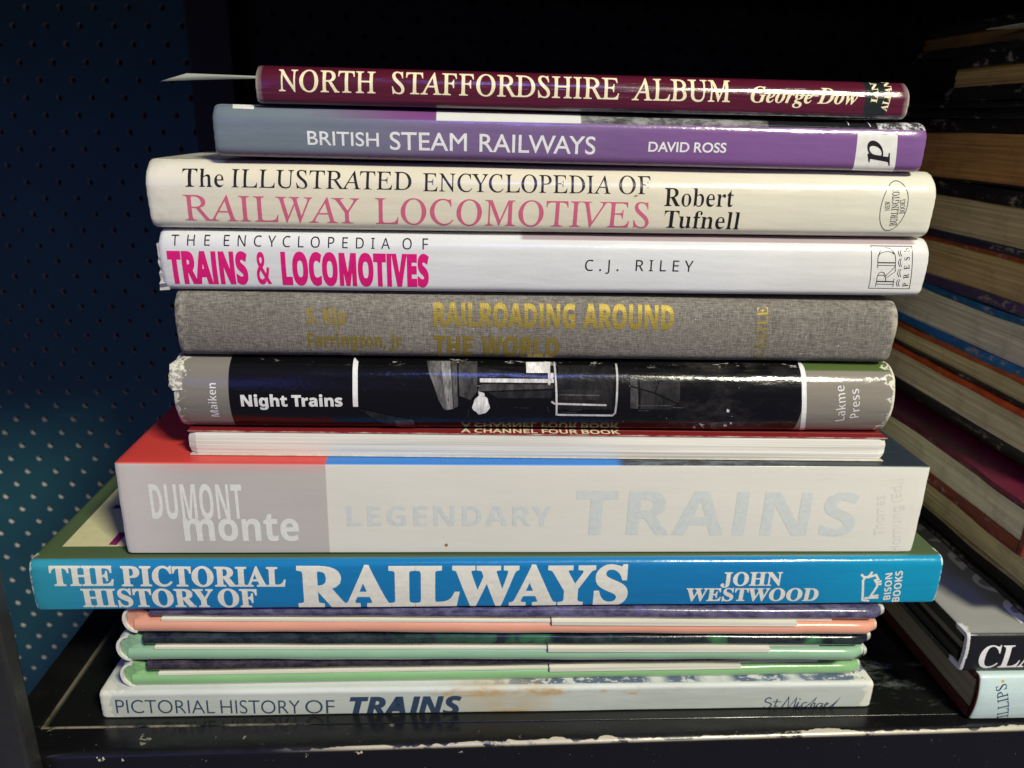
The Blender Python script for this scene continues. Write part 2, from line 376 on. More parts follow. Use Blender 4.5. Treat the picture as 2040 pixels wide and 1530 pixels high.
GLYPHS = {
 'I': {
  'A': (0.997, [[-91,0,-92,14,-62,19,-36,34,-15,60,67,195,257,511,271,511,364,62,373,40,387,26,409,17,439,14,440,0,238,0,237,14,243,14,271,17,286,28,291,49,286,84,268,170,101,170,92,168,84,161,46,97,28,60,24,38,30,26,41,19,58,15,81,14,81,0],[105,197,263,197,223,395]]),
  'B': (0.944, [[-36,0,-36,14,-32,14,-4,18,14,29,23,48,26,78,33,414,30,452,23,467,11,477,-7,483,-33,486,-33,500,152,500,226,493,283,473,322,439,345,392,344,340,313,299,253,270,306,245,344,207,366,156,370,112,359,73,334,42,295,19,245,5,184,0],[139,278,186,282,223,292,249,309,266,333,272,362,268,397,247,440,210,467,156,475,123,473,115,469,111,463,107,441,105,393,104,290,107,284,114,280],[159,22,206,27,242,39,268,60,284,88,289,123,283,163,266,205,238,233,198,250,146,255,113,253,105,249,102,239,98,78,99,62,101,48,107,35,118,27]]),
  'C': (1.013, [[238,-11,177,-5,122,14,73,44,32,84,1,134,-20,192,-27,245,-24,297,-10,346,13,392,43,433,80,466,123,491,169,506,219,511,266,506,321,492,343,488,355,492,363,506,377,506,384,358,369,358,367,369,364,380,346,425,317,459,279,480,232,487,189,481,150,463,117,435,89,398,69,353,58,302,57,246,66,188,83,139,105,98,135,65,170,40,208,25,249,20,309,30,360,60,402,111,419,98,384,50,344,16,296,-4]]),
  'D': (1.091, [[-38,0,-38,14,-34,14,-5,18,12,27,22,47,26,78,33,414,30,451,23,466,11,477,-8,483,-33,486,-33,500,159,500,228,494,289,475,343,445,387,404,421,353,443,293,451,236,447,181,430,132,401,88,362,51,311,23,250,6,179,0],[177,24,233,30,279,47,314,75,341,111,358,154,365,203,364,255,355,309,338,359,315,401,284,434,247,457,204,471,155,476,122,472,113,466,108,455,105,416,98,96,100,53,107,39,122,30,145,26]]),
  'E': (0.977, [[-36,0,-36,14,-33,14,-5,18,13,27,22,46,25,79,33,414,30,451,23,466,11,477,-7,483,-33,486,-33,500,350,500,356,392,343,392,343,395,333,424,322,445,307,460,285,469,255,474,215,475,153,475,122,472,114,467,109,458,106,426,102,280,163,280,209,284,237,296,253,318,259,350,273,350,266,173,253,173,248,202,242,222,234,236,224,246,210,251,167,255,102,255,99,90,99,67,100,51,106,38,118,30,134,27,158,25,208,25,255,28,294,36,325,51,349,73,367,101,382,137,396,137,378,0]]),
  'F': (0.873, [[-33,0,-32,14,-30,14,6,20,16,27,23,39,29,79,36,414,34,451,27,466,14,477,-4,483,-30,486,-29,500,329,500,336,382,322,382,321,388,319,395,305,433,284,457,254,470,213,475,156,475,132,473,119,468,114,460,111,450,111,402,109,277,150,277,183,279,207,284,226,292,239,306,248,325,254,350,268,350,265,168,250,168,248,186,244,204,235,229,222,243,200,250,166,253,109,253,107,74,107,60,109,48,117,31,130,21,150,16,179,13,181,0]]),
  'G': (1.165, [[266,-11,198,-5,136,14,82,45,37,86,2,136,-19,194,-27,247,-23,299,-10,349,12,395,42,435,80,467,123,492,172,506,226,511,276,506,323,493,362,480,383,475,395,477,404,482,416,505,429,505,433,352,421,352,403,392,379,425,349,452,315,471,277,483,236,487,194,482,157,468,125,444,88,394,66,329,59,257,68,186,86,135,110,92,143,57,181,32,224,17,271,12,306,16,336,28,357,46,364,69,365,170,364,186,363,199,355,215,342,223,289,230,289,244,497,244,497,230,473,229,457,224,447,215,441,202,439,184,438,157,439,38,387,11,329,-5]]),
  'H': (1.120, [[-36,0,-36,14,-33,14,2,20,12,27,20,38,24,55,26,78,33,414,30,451,23,466,11,477,-7,483,-33,486,-33,500,167,500,167,486,164,486,136,482,119,473,109,453,105,419,103,307,104,291,107,285,112,281,131,279,315,279,332,282,337,295,339,414,337,451,329,466,317,477,299,483,273,486,274,500,473,500,473,486,467,486,440,482,424,472,415,453,411,422,404,86,405,64,406,48,413,33,426,23,444,17,470,14,470,0,270,0,270,14,273,14,309,20,319,27,327,38,332,78,335,228,335,234,334,239,331,246,326,249,307,251,123,251,106,249,101,236,98,86,98,64,100,48,107,33,119,23,138,17,163,14,163,0]]),
  'I': (0.527, [[-33,0,-32,14,-30,14,6,20,16,27,23,38,29,78,36,414,34,451,27,466,14,477,-4,483,-30,486,-29,500,173,500,173,486,167,486,141,482,124,472,115,453,111,422,104,86,107,48,113,33,125,23,144,17,169,14,169,0]]),
  'K': (0.977, [[-36,0,-36,14,-33,14,2,20,12,27,20,38,24,55,26,78,33,414,30,451,23,466,11,477,-7,483,-33,486,-33,500,165,500,165,486,159,486,134,483,118,475,109,457,106,426,103,285,103,280,103,275,106,270,110,269,118,272,260,415,283,445,288,467,275,481,245,486,241,486,241,500,415,500,414,486,410,486,381,479,350,459,268,381,170,284,364,74,391,47,416,29,441,17,468,14,467,0,254,0,255,14,260,14,280,15,293,20,300,27,299,40,289,59,267,85,120,245,109,251,103,248,101,241,99,80,100,50,108,32,121,22,142,17,171,14,171,0]]),
  'L': (0.965, [[-26,0,-26,14,-23,14,5,18,23,27,33,47,36,78,43,414,43,436,41,451,34,466,22,477,3,483,-22,486,-22,500,176,500,175,486,148,483,130,473,121,454,117,423,110,99,110,69,111,55,117,40,128,31,145,27,171,25,222,25,273,28,311,35,341,49,363,70,380,101,394,142,408,142,396,0]]),
  'M': (1.269, [[-39,0,-38,14,-1,20,10,27,17,38,23,78,35,414,32,451,25,466,13,477,-5,483,-31,486,-30,500,105,500,252,116,410,500,548,500,547,486,541,486,515,482,498,472,489,453,485,422,479,86,479,64,481,48,488,33,500,23,518,17,544,14,544,0,346,0,347,12,382,20,392,28,399,42,405,89,412,422,236,0,225,0,65,423,55,111,55,76,59,51,66,34,79,23,97,17,123,14,123,0]]),
  'N': (1.077, [[366,-12,66,401,59,90,59,64,62,46,69,31,81,22,99,17,127,14,127,0,-36,0,-36,14,-7,18,11,27,22,46,26,78,35,423,35,431,34,439,26,455,12,471,-6,482,-27,486,-33,486,-33,500,72,500,351,116,358,410,358,436,355,454,348,469,336,478,317,483,289,486,289,500,453,500,452,486,417,480,405,473,397,462,393,445,391,422,380,-12]]),
  'O': (1.111, [[218,-11,161,-5,110,12,65,39,28,76,-1,121,-20,174,-27,223,-26,272,-16,319,1,363,25,404,54,440,89,469,128,492,171,506,217,511,273,505,324,488,368,460,405,423,433,377,451,325,458,285,459,244,453,203,443,163,427,126,408,91,384,60,357,35,316,9,270,-6],[213,11,249,16,280,31,308,55,331,86,349,123,363,165,371,211,374,259,371,308,362,356,341,413,310,455,285,474,256,485,224,489,186,483,152,466,122,439,97,403,77,359,64,308,59,267,58,227,61,187,68,147,90,89,123,46,150,27,180,15]]),
  'P': (0.867, [[-36,0,-36,14,-32,14,-5,18,13,27,22,46,26,78,33,414,30,451,23,467,11,477,-7,483,-33,486,-33,500,164,500,232,493,285,472,322,437,343,388,347,347,338,311,315,281,280,258,235,244,179,239,112,239,104,237,101,230,98,69,99,59,101,49,109,32,123,22,144,17,174,14,173,0],[143,261,188,265,222,276,247,296,261,322,266,354,261,392,246,430,222,457,188,473,144,478,126,476,115,471,109,458,106,436,103,283,104,272,107,266,112,263]]),
  'R': (0.970, [[-36,0,-36,14,-32,14,-4,18,14,29,23,48,26,78,33,414,30,452,23,467,11,477,-7,483,-33,486,-33,500,179,500,247,493,300,471,327,450,346,423,358,392,358,331,321,284,249,253,355,92,380,57,402,33,423,19,447,14,450,14,449,0,337,0,177,246,161,246,128,246,103,249,99,95,102,49,109,32,122,21,139,16,163,14,171,14,170,0],[151,269,196,272,232,283,258,302,274,326,280,356,276,391,253,438,212,467,153,476,124,473,116,468,111,460,107,428,103,272,126,270]]),
  'S': (0.793, [[167,-10,118,-5,59,11,49,14,41,14,25,9,18,-9,5,-9,-11,157,2,158,27,95,62,49,90,28,121,16,154,12,179,15,200,25,216,41,226,61,229,85,226,113,219,131,208,150,176,187,144,217,104,249,61,287,31,319,12,349,1,380,-4,416,2,447,17,474,41,494,73,507,112,511,146,509,178,501,203,494,215,491,230,496,238,509,252,509,265,362,254,362,234,417,205,456,170,480,129,488,96,482,74,465,63,439,66,405,75,383,91,360,113,336,139,313,180,278,224,241,254,210,276,175,290,136,295,96,288,61,271,32,245,9,210,-5]]),
  'T': (0.903, [[53,0,53,14,59,14,82,16,99,21,111,30,119,44,126,96,135,449,134,462,127,471,111,474,92,474,51,472,20,465,-2,452,-17,434,-26,410,-30,379,-46,380,-44,500,372,500,380,376,366,376,364,388,361,400,348,434,329,457,299,470,255,474,225,474,212,470,208,455,199,100,202,46,209,31,223,21,244,16,273,14,281,14,280,0]]),
  'U': (1.056, [[218,-11,171,-7,129,5,92,25,62,52,40,84,26,121,21,153,20,195,25,417,23,452,15,468,3,478,-18,483,-47,486,-47,500,164,500,165,486,157,486,128,482,110,469,101,446,97,410,94,207,94,153,99,118,115,79,143,49,181,31,226,25,264,29,296,40,320,60,336,85,346,127,350,195,354,382,353,416,349,443,341,464,329,477,310,484,281,486,280,500,449,500,450,486,440,486,416,482,400,471,391,452,387,426,386,384,382,176,377,114,364,66,342,31,311,7,270,-6]]),
  'V': (0.939, [[89,-11,-2,425,-11,454,-25,472,-44,482,-72,486,-80,486,-80,500,120,500,120,487,114,487,86,483,71,473,67,451,71,416,135,103,314,403,332,440,335,462,329,474,318,481,279,486,278,500,432,500,431,486,429,486,410,481,393,467,357,413,105,-11]]),
  'W': (1.275, [[92,-11,1,424,-8,454,-23,473,-45,483,-77,487,-78,500,123,500,122,487,117,487,89,483,74,473,70,451,74,416,134,124,251,382,242,426,233,453,219,472,199,483,172,486,167,486,167,500,358,500,357,486,337,485,322,480,314,472,310,458,316,407,373,129,487,400,499,437,499,464,482,480,441,486,443,500,594,500,594,486,592,486,573,481,556,467,541,443,525,410,346,-11,332,-11,261,334,105,-11]]),
  'Y': (0.886, [[51,0,53,13,97,20,110,26,117,37,123,71,126,216,16,394,-5,426,-24,450,-42,467,-61,478,-81,484,-106,486,-105,500,111,500,110,486,84,483,67,478,59,470,59,455,65,440,75,423,179,253,262,385,288,430,293,446,293,460,286,471,273,479,254,483,227,486,227,500,399,500,398,484,379,480,361,466,320,412,198,220,195,71,195,57,197,43,205,28,219,19,241,14,274,13,273,0]]),
  'p': (0.733, [[-103,-160,-100,-147,-71,-144,-52,-135,-40,-119,-31,-93,59,253,62,268,64,282,62,295,56,302,17,307,21,320,67,326,100,332,133,340,138,338,140,334,138,322,121,269,160,309,201,332,243,340,280,334,307,314,325,283,331,243,326,199,312,155,290,113,262,74,228,41,191,14,150,-2,108,-8,77,-5,53,6,32,-87,25,-122,28,-134,38,-142,55,-147,82,-148,79,-160],[108,10,138,16,167,32,194,57,217,89,238,125,253,165,263,205,267,245,263,272,253,292,236,304,215,308,179,299,146,272,118,229,98,174,72,69,69,55,67,43,72,25,86,14]]),
 },
 'BI': {
  'D': (1.073, [[-37,0,-37,17,-16,19,0,23,14,31,25,45,43,95,127,409,133,445,130,462,121,472,105,479,81,482,81,500,280,500,383,487,456,448,500,383,515,292,509,233,491,177,461,125,420,79,388,53,355,33,319,18,278,8,229,2,172,0],[188,23,235,29,277,48,315,78,346,116,372,163,390,215,402,272,406,331,399,395,377,441,341,468,291,478,269,475,256,468,247,455,241,437,148,86,144,69,142,54,145,40,152,30,166,25]]),
  'G': (1.107, [[245,-13,180,-6,125,12,81,43,49,85,30,135,23,194,28,249,42,301,65,351,96,396,135,436,181,469,219,488,257,502,297,511,339,513,387,509,443,496,464,493,478,498,489,513,507,513,475,352,455,352,447,410,424,452,402,471,374,483,342,487,309,482,277,468,246,444,203,391,167,318,142,237,133,160,137,117,149,81,168,53,194,32,226,20,264,16,297,20,319,32,335,52,346,82,366,160,373,198,370,214,360,223,343,227,317,230,317,247,527,247,527,229,521,229,501,225,488,212,472,166,438,34,377,8,313,-7]]),
  'e': (0.598, [[97,-10,53,-3,18,21,-4,58,-12,109,-7,149,6,190,28,230,55,266,87,298,121,322,158,338,195,344,229,339,255,325,271,303,276,275,271,246,255,219,229,193,170,160,87,138,83,98,86,74,96,55,113,43,136,39,163,47,190,69,217,106,238,92,198,35,151,1],[93,162,126,173,156,190,180,211,199,235,211,262,215,288,213,302,208,311,200,317,190,319,165,309,139,279,114,230]]),
  'g': (0.662, [[86,-154,25,-149,-20,-132,-47,-106,-57,-74,-51,-49,-34,-28,-5,-10,37,6,7,31,-3,57,1,75,13,92,34,109,63,127,39,144,23,163,13,184,10,209,15,244,31,276,56,303,88,325,125,339,165,344,221,334,270,307,335,307,332,276,290,276,292,263,293,250,287,214,271,181,245,154,212,133,174,120,131,115,92,118,78,105,73,93,81,80,104,70,150,56,202,35,223,23,239,10,254,-13,259,-40,253,-72,236,-99,210,-122,175,-140,133,-151],[129,139,148,143,166,158,182,180,194,208,202,240,205,273,201,299,191,314,173,319,153,314,135,298,119,275,106,246,98,214,95,182,99,158,110,143],[94,-130,129,-125,156,-113,174,-95,180,-73,173,-52,154,-36,119,-21,67,-4,34,-24,15,-45,8,-69,14,-92,33,-112,60,-125]]),
  'o': (0.700, [[107,-10,60,-2,22,22,-3,60,-11,109,-7,150,6,191,27,231,53,267,84,298,119,323,156,338,194,344,246,336,284,312,308,274,316,225,312,185,299,144,279,104,253,68,222,36,187,11,148,-5],[115,15,132,20,148,34,164,55,179,82,205,146,222,212,228,267,224,296,211,314,191,320,174,315,157,302,141,281,126,254,100,191,83,123,77,65,81,37,94,20]]),
  'r': (0.578, [[-16,0,47,234,55,266,57,282,50,297,27,303,20,303,19,321,168,344,127,209,160,270,190,311,218,335,232,341,247,344,269,338,283,321,288,294,285,272,276,256,262,245,244,241,224,247,206,264,200,268,174,249,141,194,105,108,73,0]]),
  'w': (0.931, [[53,-11,53,28,50,171,42,253,34,282,22,299,6,304,-1,303,-2,323,107,344,120,322,130,256,138,146,254,344,273,344,296,96,336,145,363,186,379,218,384,238,380,252,367,267,353,283,349,301,352,318,361,332,374,342,392,345,411,341,425,331,434,314,437,293,418,228,363,139,272,28,239,-10,218,-11,199,198,75,-10]]),
 },
 'B': {
  'A': (0.959, [[-10,0,-10,20,10,23,26,33,40,52,54,82,226,512,246,511,422,95,451,38,466,24,487,20,487,0,251,0,251,20,285,23,305,33,311,50,299,89,277,145,114,145,86,77,83,65,82,53,88,35,106,24,136,20,140,20,140,0],[125,176,265,176,194,350]]),
  'C': (1.028, [[282,-12,212,-3,151,22,100,62,61,115,37,178,29,251,37,322,62,385,101,438,152,478,214,503,285,511,339,504,403,483,426,478,448,486,460,511,479,511,479,338,461,338,431,400,391,447,360,469,327,482,291,487,233,472,191,427,166,353,158,249,167,151,195,81,241,40,305,26,349,32,393,49,434,78,471,117,491,97,434,37,364,0]]),
  'D': (1.088, [[22,0,22,19,51,23,69,32,78,51,81,82,81,411,78,447,67,468,47,478,16,482,16,500,243,500,325,493,392,471,445,435,483,386,506,324,514,250,498,141,448,62,366,16,251,0],[244,27,288,33,324,51,351,82,370,126,381,182,385,251,376,350,350,420,306,462,245,476,222,473,208,465,202,449,200,423,200,79,202,53,208,37,222,29]]),
  'E': (0.971, [[15,0,15,18,48,22,69,32,79,53,83,86,83,405,79,444,68,467,48,478,18,482,18,500,438,500,438,351,421,351,412,392,396,424,374,446,324,466,254,473,219,470,210,466,204,458,201,426,201,270,212,270,255,276,285,295,304,329,316,379,334,379,334,130,316,130,310,169,300,199,285,220,264,234,238,242,204,244,201,244,201,74,203,51,211,38,227,32,253,30,303,33,344,42,378,58,407,82,431,115,451,157,472,157,442,0]]),
  'F': (0.888, [[17,0,17,19,49,25,69,37,79,58,82,92,82,412,78,445,67,465,47,475,15,482,15,500,432,500,432,351,414,351,405,392,390,423,369,446,340,462,302,471,252,473,219,472,210,468,204,462,200,437,200,271,209,271,251,278,281,297,301,330,312,381,332,381,332,130,313,130,301,185,282,220,251,239,207,246,200,246,200,88,201,65,206,47,215,34,230,26,252,21,282,19,282,0]]),
  'H': (1.149, [[17,0,17,19,49,24,69,35,79,55,82,88,82,416,78,446,68,465,49,476,18,482,18,500,265,500,265,482,224,474,212,467,205,456,201,439,200,416,200,275,375,275,375,416,371,456,363,467,352,474,310,482,310,500,557,500,557,482,525,476,506,466,496,447,493,416,493,88,497,57,506,36,525,24,557,19,557,0,310,0,310,19,341,24,361,34,372,54,375,88,375,243,200,243,200,88,203,55,213,35,233,24,265,19,265,0]]),
  'I': (0.572, [[15,0,15,19,46,25,67,35,79,53,83,83,83,425,79,453,69,469,49,478,15,482,15,500,268,500,268,482,236,478,215,469,204,453,201,425,201,85,206,49,213,37,226,29,270,19,270,0]]),
  'J': (0.726, [[119,-72,86,-68,56,-59,32,-44,13,-24,0,-1,-4,25,0,49,12,67,29,78,49,82,70,78,87,68,98,51,102,30,100,14,93,-1,84,-21,92,-39,115,-44,138,-40,152,-27,160,-6,162,24,162,403,161,429,156,449,148,463,134,472,114,478,87,482,87,500,345,500,345,482,321,478,304,473,292,464,285,451,280,403,280,97,270,23,240,-29,190,-61]]),
  'L': (0.937, [[17,0,17,19,49,24,69,35,79,55,82,88,82,416,78,447,68,466,49,477,18,482,18,500,274,500,274,482,248,480,229,476,215,469,206,457,201,440,200,416,200,91,204,52,209,41,219,34,257,30,305,34,346,44,379,61,406,87,429,123,449,170,469,170,441,0]]),
  'N': (1.084, [[442,-12,117,384,117,86,120,54,130,34,150,24,183,19,183,0,20,0,20,19,43,21,59,25,71,33,78,45,82,63,83,86,83,426,40,476,20,482,20,500,172,500,429,185,429,414,428,438,424,455,417,466,405,474,364,482,364,500,527,500,527,482,495,477,476,466,466,446,463,414,463,-12]]),
  'O': (1.153, [[286,-12,234,-7,185,8,142,32,104,63,73,102,49,147,35,197,30,250,35,303,49,353,73,397,104,436,142,468,187,492,237,507,291,512,344,507,392,492,436,469,473,438,504,399,528,355,542,305,547,250,542,197,528,147,504,102,473,63,434,32,390,8,340,-7],[291,13,346,28,385,72,409,146,417,250,413,321,401,380,382,427,355,460,323,480,285,487,230,472,191,428,167,354,159,250,163,179,175,120,195,74,221,40,253,20]]),
  'P': (0.917, [[17,0,17,19,49,24,69,35,79,55,82,88,82,416,78,446,68,465,49,476,18,482,18,500,235,500,315,496,369,483,402,463,428,437,444,403,449,364,444,325,428,292,403,264,367,243,321,230,265,226,200,226,200,88,203,55,213,35,233,24,265,19,265,0],[200,252,221,252,268,258,298,277,315,311,321,361,316,411,302,446,276,467,237,473,219,471,208,465,202,454,200,437]]),
  'R': (1.038, [[17,0,17,19,49,24,69,35,79,55,82,88,82,416,78,446,68,465,49,476,18,482,18,500,238,500,306,496,361,486,403,468,434,442,452,409,458,367,446,313,408,273,346,246,474,55,497,28,509,21,525,19,527,19,527,0,372,0,221,233,200,233,200,88,203,55,213,35,233,24,265,19,265,0],[200,257,223,257,273,263,307,284,327,318,333,369,324,427,295,462,246,473,222,471,208,464,202,449,200,423]]),
  'S': (0.857, [[47,-12,47,173,69,173,91,103,122,55,149,33,180,20,216,16,254,22,282,39,300,66,306,98,299,128,280,154,247,176,178,209,123,242,84,277,62,317,55,364,59,406,74,442,97,471,126,493,162,507,203,512,252,507,310,492,320,489,329,488,344,494,352,512,372,512,372,350,354,350,341,389,322,423,299,450,272,471,243,484,213,488,179,483,153,468,137,446,131,417,136,391,150,369,174,351,207,333,278,299,318,278,348,256,370,232,384,206,392,178,395,146,389,102,372,63,345,32,308,8,263,-6,211,-11,174,-8,138,1,108,10,93,13,83,12,76,8,67,-12]]),
  'T': (0.929, [[101,0,101,19,135,23,156,34,167,55,171,88,171,476,164,476,112,467,72,443,45,403,32,349,12,349,12,500,451,500,451,348,432,348,419,404,392,444,350,468,295,476,289,476,289,88,293,54,303,33,325,23,360,19,360,0]]),
  'W': (1.342, [[187,-12,35,431,26,454,17,469,3,478,-17,482,-17,500,198,500,198,482,178,479,164,474,157,465,154,451,162,409,245,168,330,387,314,438,305,459,294,472,277,478,251,482,251,500,482,500,482,482,454,478,437,468,431,452,438,424,521,182,594,406,603,446,600,462,591,473,575,479,552,482,552,500,685,500,685,482,666,475,653,462,642,443,631,417,490,-12,470,-12,347,339,209,-12]]),
  'Y': (0.935, [[111,0,111,19,143,24,163,35,173,55,176,88,176,196,51,425,32,455,15,471,1,478,-15,481,-15,500,227,500,227,481,215,481,197,479,183,475,174,467,171,457,180,430,273,248,366,402,379,427,383,448,377,466,358,477,327,481,324,481,324,500,482,500,482,481,464,476,449,466,420,430,294,223,294,88,298,55,308,35,327,24,360,19,360,0]]),
  'b': (0.792, [[47,-13,47,426,45,455,40,471,29,478,9,482,9,500,152,500,152,306,178,330,208,345,243,350,279,344,312,328,338,303,358,269,371,229,375,182,370,129,354,83,329,44,296,14,256,-5,211,-11,178,-6,146,8,115,31,58,-13],[201,15,224,20,242,32,254,54,265,104,269,176,265,234,254,275,233,300,202,308,186,305,170,296,158,283,152,265,152,75,157,42,174,22]]),
  'e': (0.661, [[169,-11,129,-5,93,11,63,39,41,75,26,120,21,173,26,221,41,264,65,300,96,327,132,344,173,350,212,345,245,331,273,308,294,276,306,237,310,190,310,182,128,182,139,107,169,62,219,46,247,52,273,68,296,94,313,80,273,29,225,-1],[128,211,221,211,221,236,219,276,212,304,199,321,177,326,150,315,133,280,128,223]]),
  'f': (0.469, [[16,0,16,18,44,24,50,30,55,38,58,80,58,304,18,304,18,341,58,341,58,388,61,424,73,454,93,478,135,502,191,510,232,505,263,489,283,466,289,439,286,418,277,403,263,393,246,390,228,393,215,401,206,413,203,429,205,445,212,462,215,468,217,475,212,484,198,487,179,483,169,472,164,454,162,428,162,341,223,341,223,304,162,304,162,72,165,44,173,28,190,20,219,18,219,0]]),
  'h': (0.836, [[20,0,20,18,38,21,49,28,55,41,58,61,58,438,56,458,50,471,39,479,21,483,21,500,162,500,162,293,192,324,227,343,267,350,320,337,352,297,363,232,363,61,365,42,370,28,381,21,399,18,399,0,222,0,222,18,227,18,244,23,255,37,258,61,258,238,256,265,251,283,241,294,223,298,190,288,162,258,162,61,164,42,169,28,180,21,198,18,198,0]]),
  'l': (0.438, [[20,0,20,18,38,21,50,28,56,41,58,61,58,437,56,457,52,471,41,479,22,482,22,500,163,500,163,61,165,42,170,29,180,21,198,18,198,0]]),
  'n': (0.836, [[20,0,20,18,38,21,49,28,55,41,58,61,58,278,56,298,50,312,39,320,21,323,21,341,162,341,162,294,192,325,227,343,267,350,320,337,352,297,363,232,363,61,365,42,370,28,381,21,399,18,399,0,222,0,222,18,227,18,244,23,255,37,258,61,258,238,256,265,251,283,241,294,223,298,190,288,162,258,162,61,164,42,169,28,180,21,198,18,198,0]]),
  'o': (0.739, [[185,-11,139,-5,99,13,66,40,41,77,26,120,21,169,26,218,41,262,66,299,99,326,139,344,184,350,230,344,269,327,302,299,327,263,343,219,348,169,343,119,327,75,302,39,270,12,230,-5],[185,13,212,20,229,43,235,62,239,89,241,169,238,250,228,297,211,320,185,328,158,320,141,297,131,249,128,170,131,90,135,62,141,43,159,20]]),
  'r': (0.631, [[20,0,20,18,38,21,50,28,56,41,58,61,58,277,56,300,51,313,40,320,22,322,23,341,160,341,160,277,181,308,205,331,231,345,256,350,283,346,302,334,314,315,318,292,315,273,305,257,291,247,272,244,255,246,244,253,227,274,218,283,207,285,192,280,178,265,167,241,164,211,164,61,166,40,174,28,190,21,217,18,217,0]]),
  't': (0.501, [[136,-10,98,-5,72,11,58,39,53,78,53,306,22,306,22,329,97,405,123,437,142,465,159,465,159,341,228,341,228,306,159,306,159,90,160,70,164,56,172,47,184,44,208,54,226,82,244,72,217,26,181,-1]]),
  'u': (0.823, [[144,-11,100,-4,72,19,55,56,50,106,50,272,48,295,43,310,32,319,13,323,13,341,156,341,156,81,158,64,166,51,178,42,194,39,225,47,251,72,251,272,249,296,243,311,230,320,208,323,208,341,355,341,355,77,357,56,364,43,376,36,395,32,395,14,329,8,251,-11,251,44,230,21,204,4,175,-7]]),
 },
 'G': {
  'A': (0.978, [[265,503,215,503,0,0,73,0,136,147,349,147,416,0,489,0],[239,393,320,212,164,212]]),
  'B': (0.826, [[55,0,227,0,306,12,359,44,389,87,398,133,390,180,366,219,328,247,278,264,278,265,321,291,346,326,354,372,345,419,318,460,270,489,200,500,55,500],[127,435,193,435,234,430,261,415,276,392,280,366,274,331,254,306,221,291,174,286,127,286],[127,221,213,221,262,216,297,200,317,175,324,144,319,116,302,90,269,72,217,65,127,65]]),
  'C': (1.038, [[481,466,418,489,362,502,309,507,234,498,168,472,113,432,71,379,44,315,35,243,42,188,63,131,100,79,152,35,220,5,305,-7,376,-1,435,15,486,37,486,116,428,85,369,66,312,59,229,73,165,112,124,172,109,249,124,326,166,386,229,426,309,441,365,435,422,418,481,389]]),
  'D': (1.100, [[56,0,251,0,328,10,393,36,445,77,484,128,508,187,516,250,509,310,488,367,452,419,401,461,334,490,250,500,56,500],[128,435,238,435,302,429,353,410,393,380,420,343,437,299,442,250,439,215,426,175,403,134,366,99,313,74,242,65,128,65]]),
  'E': (0.733, [[339,500,55,500,55,0,345,0,345,65,127,65,127,220,331,220,331,284,127,284,127,435,339,435]]),
  'F': (0.688, [[323,500,56,500,56,0,128,0,128,232,323,232,323,297,128,297,128,435,323,435]]),
  'H': (1.069, [[479,500,407,500,407,282,127,282,127,500,55,500,55,0,127,0,127,218,407,218,407,0,479,0]]),
  'I': (0.367, [[128,500,56,500,56,0,128,0]]),
  'L': (0.718, [[126,500,54,500,54,0,352,0,352,65,126,65]]),
  'M': (1.145, [[520,500,453,500,287,295,121,500,54,500,54,0,125,0,125,389,127,389,281,196,293,196,446,389,448,389,448,0,520,0]]),
  'O': (1.207, [[33,250,41,184,66,123,105,71,158,30,223,3,300,-7,379,3,445,30,499,71,538,124,562,184,570,250,562,317,537,378,498,431,444,471,379,497,301,507,225,497,160,471,106,430,67,378,42,317],[107,250,122,326,162,387,224,426,301,441,379,426,441,387,482,326,496,250,482,174,441,114,379,74,301,59,224,74,162,114,122,174]]),
  'P': (0.748, [[51,500,51,0,123,0,123,216,198,216,273,227,326,257,357,301,367,356,357,412,328,458,278,489,207,500],[123,435,207,435,248,429,274,411,288,387,293,359,286,326,269,301,241,286,205,281,123,281]]),
  'R': (0.886, [[56,500,56,0,128,0,128,217,158,217,194,210,235,178,291,103,357,0,443,0,404,54,375,99,339,156,304,202,263,238,309,266,337,307,347,360,335,418,303,462,251,490,183,500],[128,438,174,438,219,433,249,418,267,394,273,363,269,333,253,307,222,288,174,282,128,282]]),
  'S': (0.672, [[293,471,256,491,219,503,181,507,119,497,71,470,40,428,29,373,45,314,85,270,137,234,190,202,230,166,246,121,237,92,210,68,164,58,116,66,72,91,32,130,32,40,75,14,121,-2,172,-7,228,4,273,32,302,75,312,129,296,196,256,244,204,280,152,310,112,342,96,383,106,414,134,435,175,442,211,438,251,421,293,390]]),
  'T': (0.886, [[430,500,12,500,12,435,185,435,185,0,257,0,257,435,430,435]]),
  'V': (0.886, [[443,500,372,500,222,149,72,500,0,500,216,-4,231,-4]]),
  'W': (1.528, [[763,500,692,500,556,155,416,500,348,500,210,155,72,500,0,500,202,-4,216,-4,382,405,546,-4,560,-4]]),
  'Y': (0.886, [[221,328,87,500,0,500,185,265,185,0,257,0,257,264,443,500,356,500]]),
 },
 'N': {
  '(': (0.420, [[131,-111,85,-45,53,29,34,109,28,192,34,276,53,357,85,432,131,500,189,500,146,431,115,355,97,275,90,193,97,112,115,33,146,-42,188,-111]]),
  ')': (0.420, [[22,-111,64,-42,95,33,114,112,120,193,114,275,95,355,64,431,21,500,79,500,125,432,157,357,176,276,182,192,176,109,157,29,125,-45,79,-111]]),
  '.': (0.375, [[93,-10,77,-7,63,1,54,16,50,38,54,60,63,74,77,82,93,85,110,82,124,74,134,60,137,38,134,16,124,1,110,-7]]),
  'A': (0.895, [[0,0,195,502,252,502,447,0,382,0,321,155,123,155,64,0],[144,211,303,211,246,362,239,382,230,413,223,437,211,395,201,362]]),
